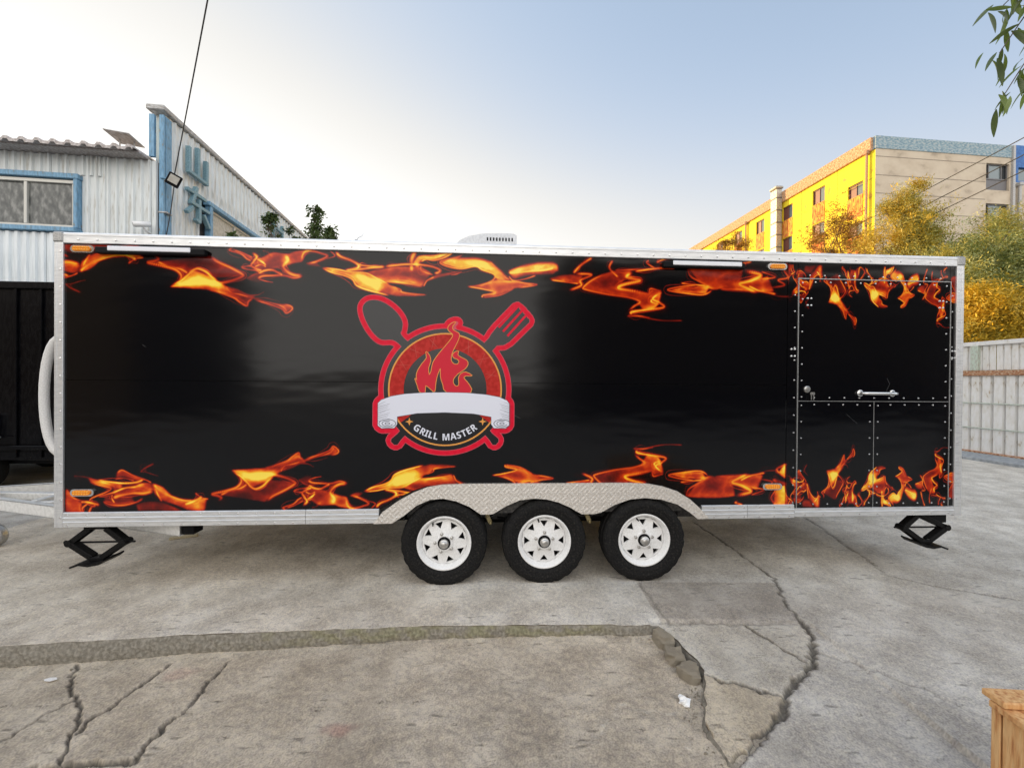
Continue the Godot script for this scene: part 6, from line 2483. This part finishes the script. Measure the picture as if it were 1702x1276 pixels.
func build_small_things():
	# lumps of broken kerb
	var lumps := [[Vector3(0.945, -0.050, -2.405), Vector3(0.042, 0.055, 0.062), 0.25, "broken kerb stone against the end of the long kerb, first of three"], [Vector3(0.957, -0.052, -2.265), Vector3(0.052, 0.05, 0.052), -0.3, "flat topped broken kerb stone in the middle of the three"], [Vector3(0.985, -0.052, -2.135), Vector3(0.054, 0.05, 0.054), 0.5, "broken kerb stone nearest the cracked yellow slab, last of three"]]
	for k in 3:
		var l: Array = lumps[k]
		var o := alone("kerb_stone", stone_mesh(k * 7.3 + 1.0), M.stone, l[3], "stone", "broken kerb stones")
		o.transform = Transform3D(Basis(Vector3.UP, l[2]) * Basis.from_scale(l[1]), l[0])
	var st := surf()
	var w := noise(1.0, 3)
	var rows := []
	for j in 7:
		var row := []
		for i in 10:
			var a := TAU * i / 10.0
			var b := PI * j / 6.0
			var d := Vector3(sin(b) * cos(a), cos(b) * 0.7, sin(b) * sin(a))
			row.append(d * 0.028 * (1.0 + 0.9 * w.get_noise_3d(d.x * 2.0, d.y * 2.0, d.z * 2.0)))
		rows.append(row)
	for j in 6:
		for i in 10:
			var k := (i + 1) % 10
			if j == 0:
				face(st, [rows[0][0], rows[1][i], rows[1][k]], rows[1][i])
			elif j == 5:
				face(st, [rows[5][i], rows[5][k], rows[6][0]], rows[5][i])
			else:
				face(st, [rows[j][i], rows[j][k], rows[j + 1][k], rows[j + 1][i]], rows[j][i])
	var o := alone("paper_scrap", st, M.paper, "crumpled white paper scrap on the lane near the broken edge", "litter")
	o.position = Vector3(0.875, low_height(0.875, -1.95) + 0.014, -1.95)
	st = surf()
	plate(st, PackedVector2Array([Vector2(-0.035, 0), Vector2(-0.015, 0.012), Vector2(0.02, 0.014), Vector2(0.036, 0.004), Vector2(0.01, -0.01), Vector2(-0.02, -0.008)]), 0.0, 0.003, Rect2(), Transform3D(Basis(Vector3.RIGHT, -1.4), Vector3.ZERO))
	o = alone("dry_leaf", st, M.hose, "pale dry leaf lying on the lane at the left", "leaf")
	o.position = Vector3(-2.54, low_height(-2.54, -2.15) + 0.008, -2.15)
	st = surf()
	bar(st, Vector3(-3.30, 0.012, -3.77), Vector3(-3.10, 0.014, -3.86), 0.045, 0.022, Vector3.UP, 0.002)
	alone("wood_offcut", st, M.wood_pale, "short pale wood offcut lying under the trailer near the left jack", "wood")
	build_crate()
	# power lines across the right
	var lines := [[Vector3(15.6, 9.13, -12.0), Vector3(19.61, 10.59, -24.0)], [Vector3(15.61, 8.61, -12.0), Vector3(19.62, 9.78, -24.0)], [Vector3(15.61, 8.12, -12.0), Vector3(19.62, 9.16, -24.0)]]
	var names := ["highest of the three power lines crossing the tan wall", "middle of the three power lines crossing the tan wall", "lowest of the three power lines crossing the tan wall"]
	for k in 3:
		var a: Vector3 = lines[k][0]
		var b: Vector3 = lines[k][1]
		var d := b - a
		st = surf()
		var pts := []
		for i in 31:
			var f := lerpf(-0.9, 1.6, i / 30.0)
			pts.append(a + d * f + Vector3(0, 0.25 * f * (f - 1.0), 0))
		tube(st, pts, 0.016, 0.016, 5)
		alone("power_line", st, M.cable, names[k], "power line", "power lines at the right")


func build_crate():
	var t := thing("wooden_crate", "slatted wooden crate standing at the bottom right corner", "crate", Vector3(1.668, 0, -1.344), -0.06)
	# x to the right, z towards the camera; the far left corner is the origin
	var L := 0.85
	var W := 0.62
	var H := 0.50
	var st: SurfaceTool
	for p in [Vector3(0.03, 0, 0.03), Vector3(L - 0.03, 0, 0.03), Vector3(0.03, 0, W - 0.03), Vector3(L - 0.03, 0, W - 0.03)]:
		st = surf()
		box(st, p + Vector3(0, (H - 0.022) / 2.0, 0), Vector3(0.04, H - 0.022, 0.04), 0.003)
		part("post", st, M.wood, t)
	var z := 0.006
	for w in [0.028, 0.075, 0.085, 0.085, 0.085, 0.085]:
		st = surf()
		box(st, Vector3(0.0 - 0.002, (H - 0.03) / 2.0, z + w / 2.0), Vector3(0.02, H - 0.03, w), 0.003)
		part("slat", st, M.wood, t)
		z += w + (0.005 if w < 0.05 else 0.035)
	var x := 0.05
	while x < L - 0.08:
		for s in [0.0, W]:
			st = surf()
			box(st, Vector3(x + 0.045, (H - 0.03) / 2.0, s), Vector3(0.09, H - 0.03, 0.018), 0.003)
			part("slat", st, M.wood, t)
		x += 0.125
	st = surf()
	box(st, Vector3(L / 2.0 - 0.012, H - 0.011, 0.024), Vector3(L + 0.03, 0.022, 0.07), 0.004)
	part("top_rail", st, M.wood, t)
	st = surf()
	box(st, Vector3(L / 2.0 - 0.012, H - 0.012, W - 0.02), Vector3(L + 0.03, 0.022, 0.07), 0.004)
	part("top_rail", st, M.wood, t)
	st = surf()
	box(st, Vector3(0.024, H - 0.036, W / 2.0), Vector3(0.10, 0.024, W - 0.02), 0.004)
	part("top_rail", st, M.wood, t)
	st = surf()
	var y := 0.14
	while y < W - 0.08:
		st = surf()
		box(st, Vector3(L / 2.0 + 0.06, H - 0.022, y), Vector3(L - 0.12, 0.02, 0.08), 0.004)
		part("lid_board", st, M.wood, t)
		y += 0.10
	st = surf()
	box(st, Vector3(L / 2.0, 0.05, W / 2.0), Vector3(L - 0.06, 0.02, W - 0.06))
	part("floor_board", st, M.wood, t)
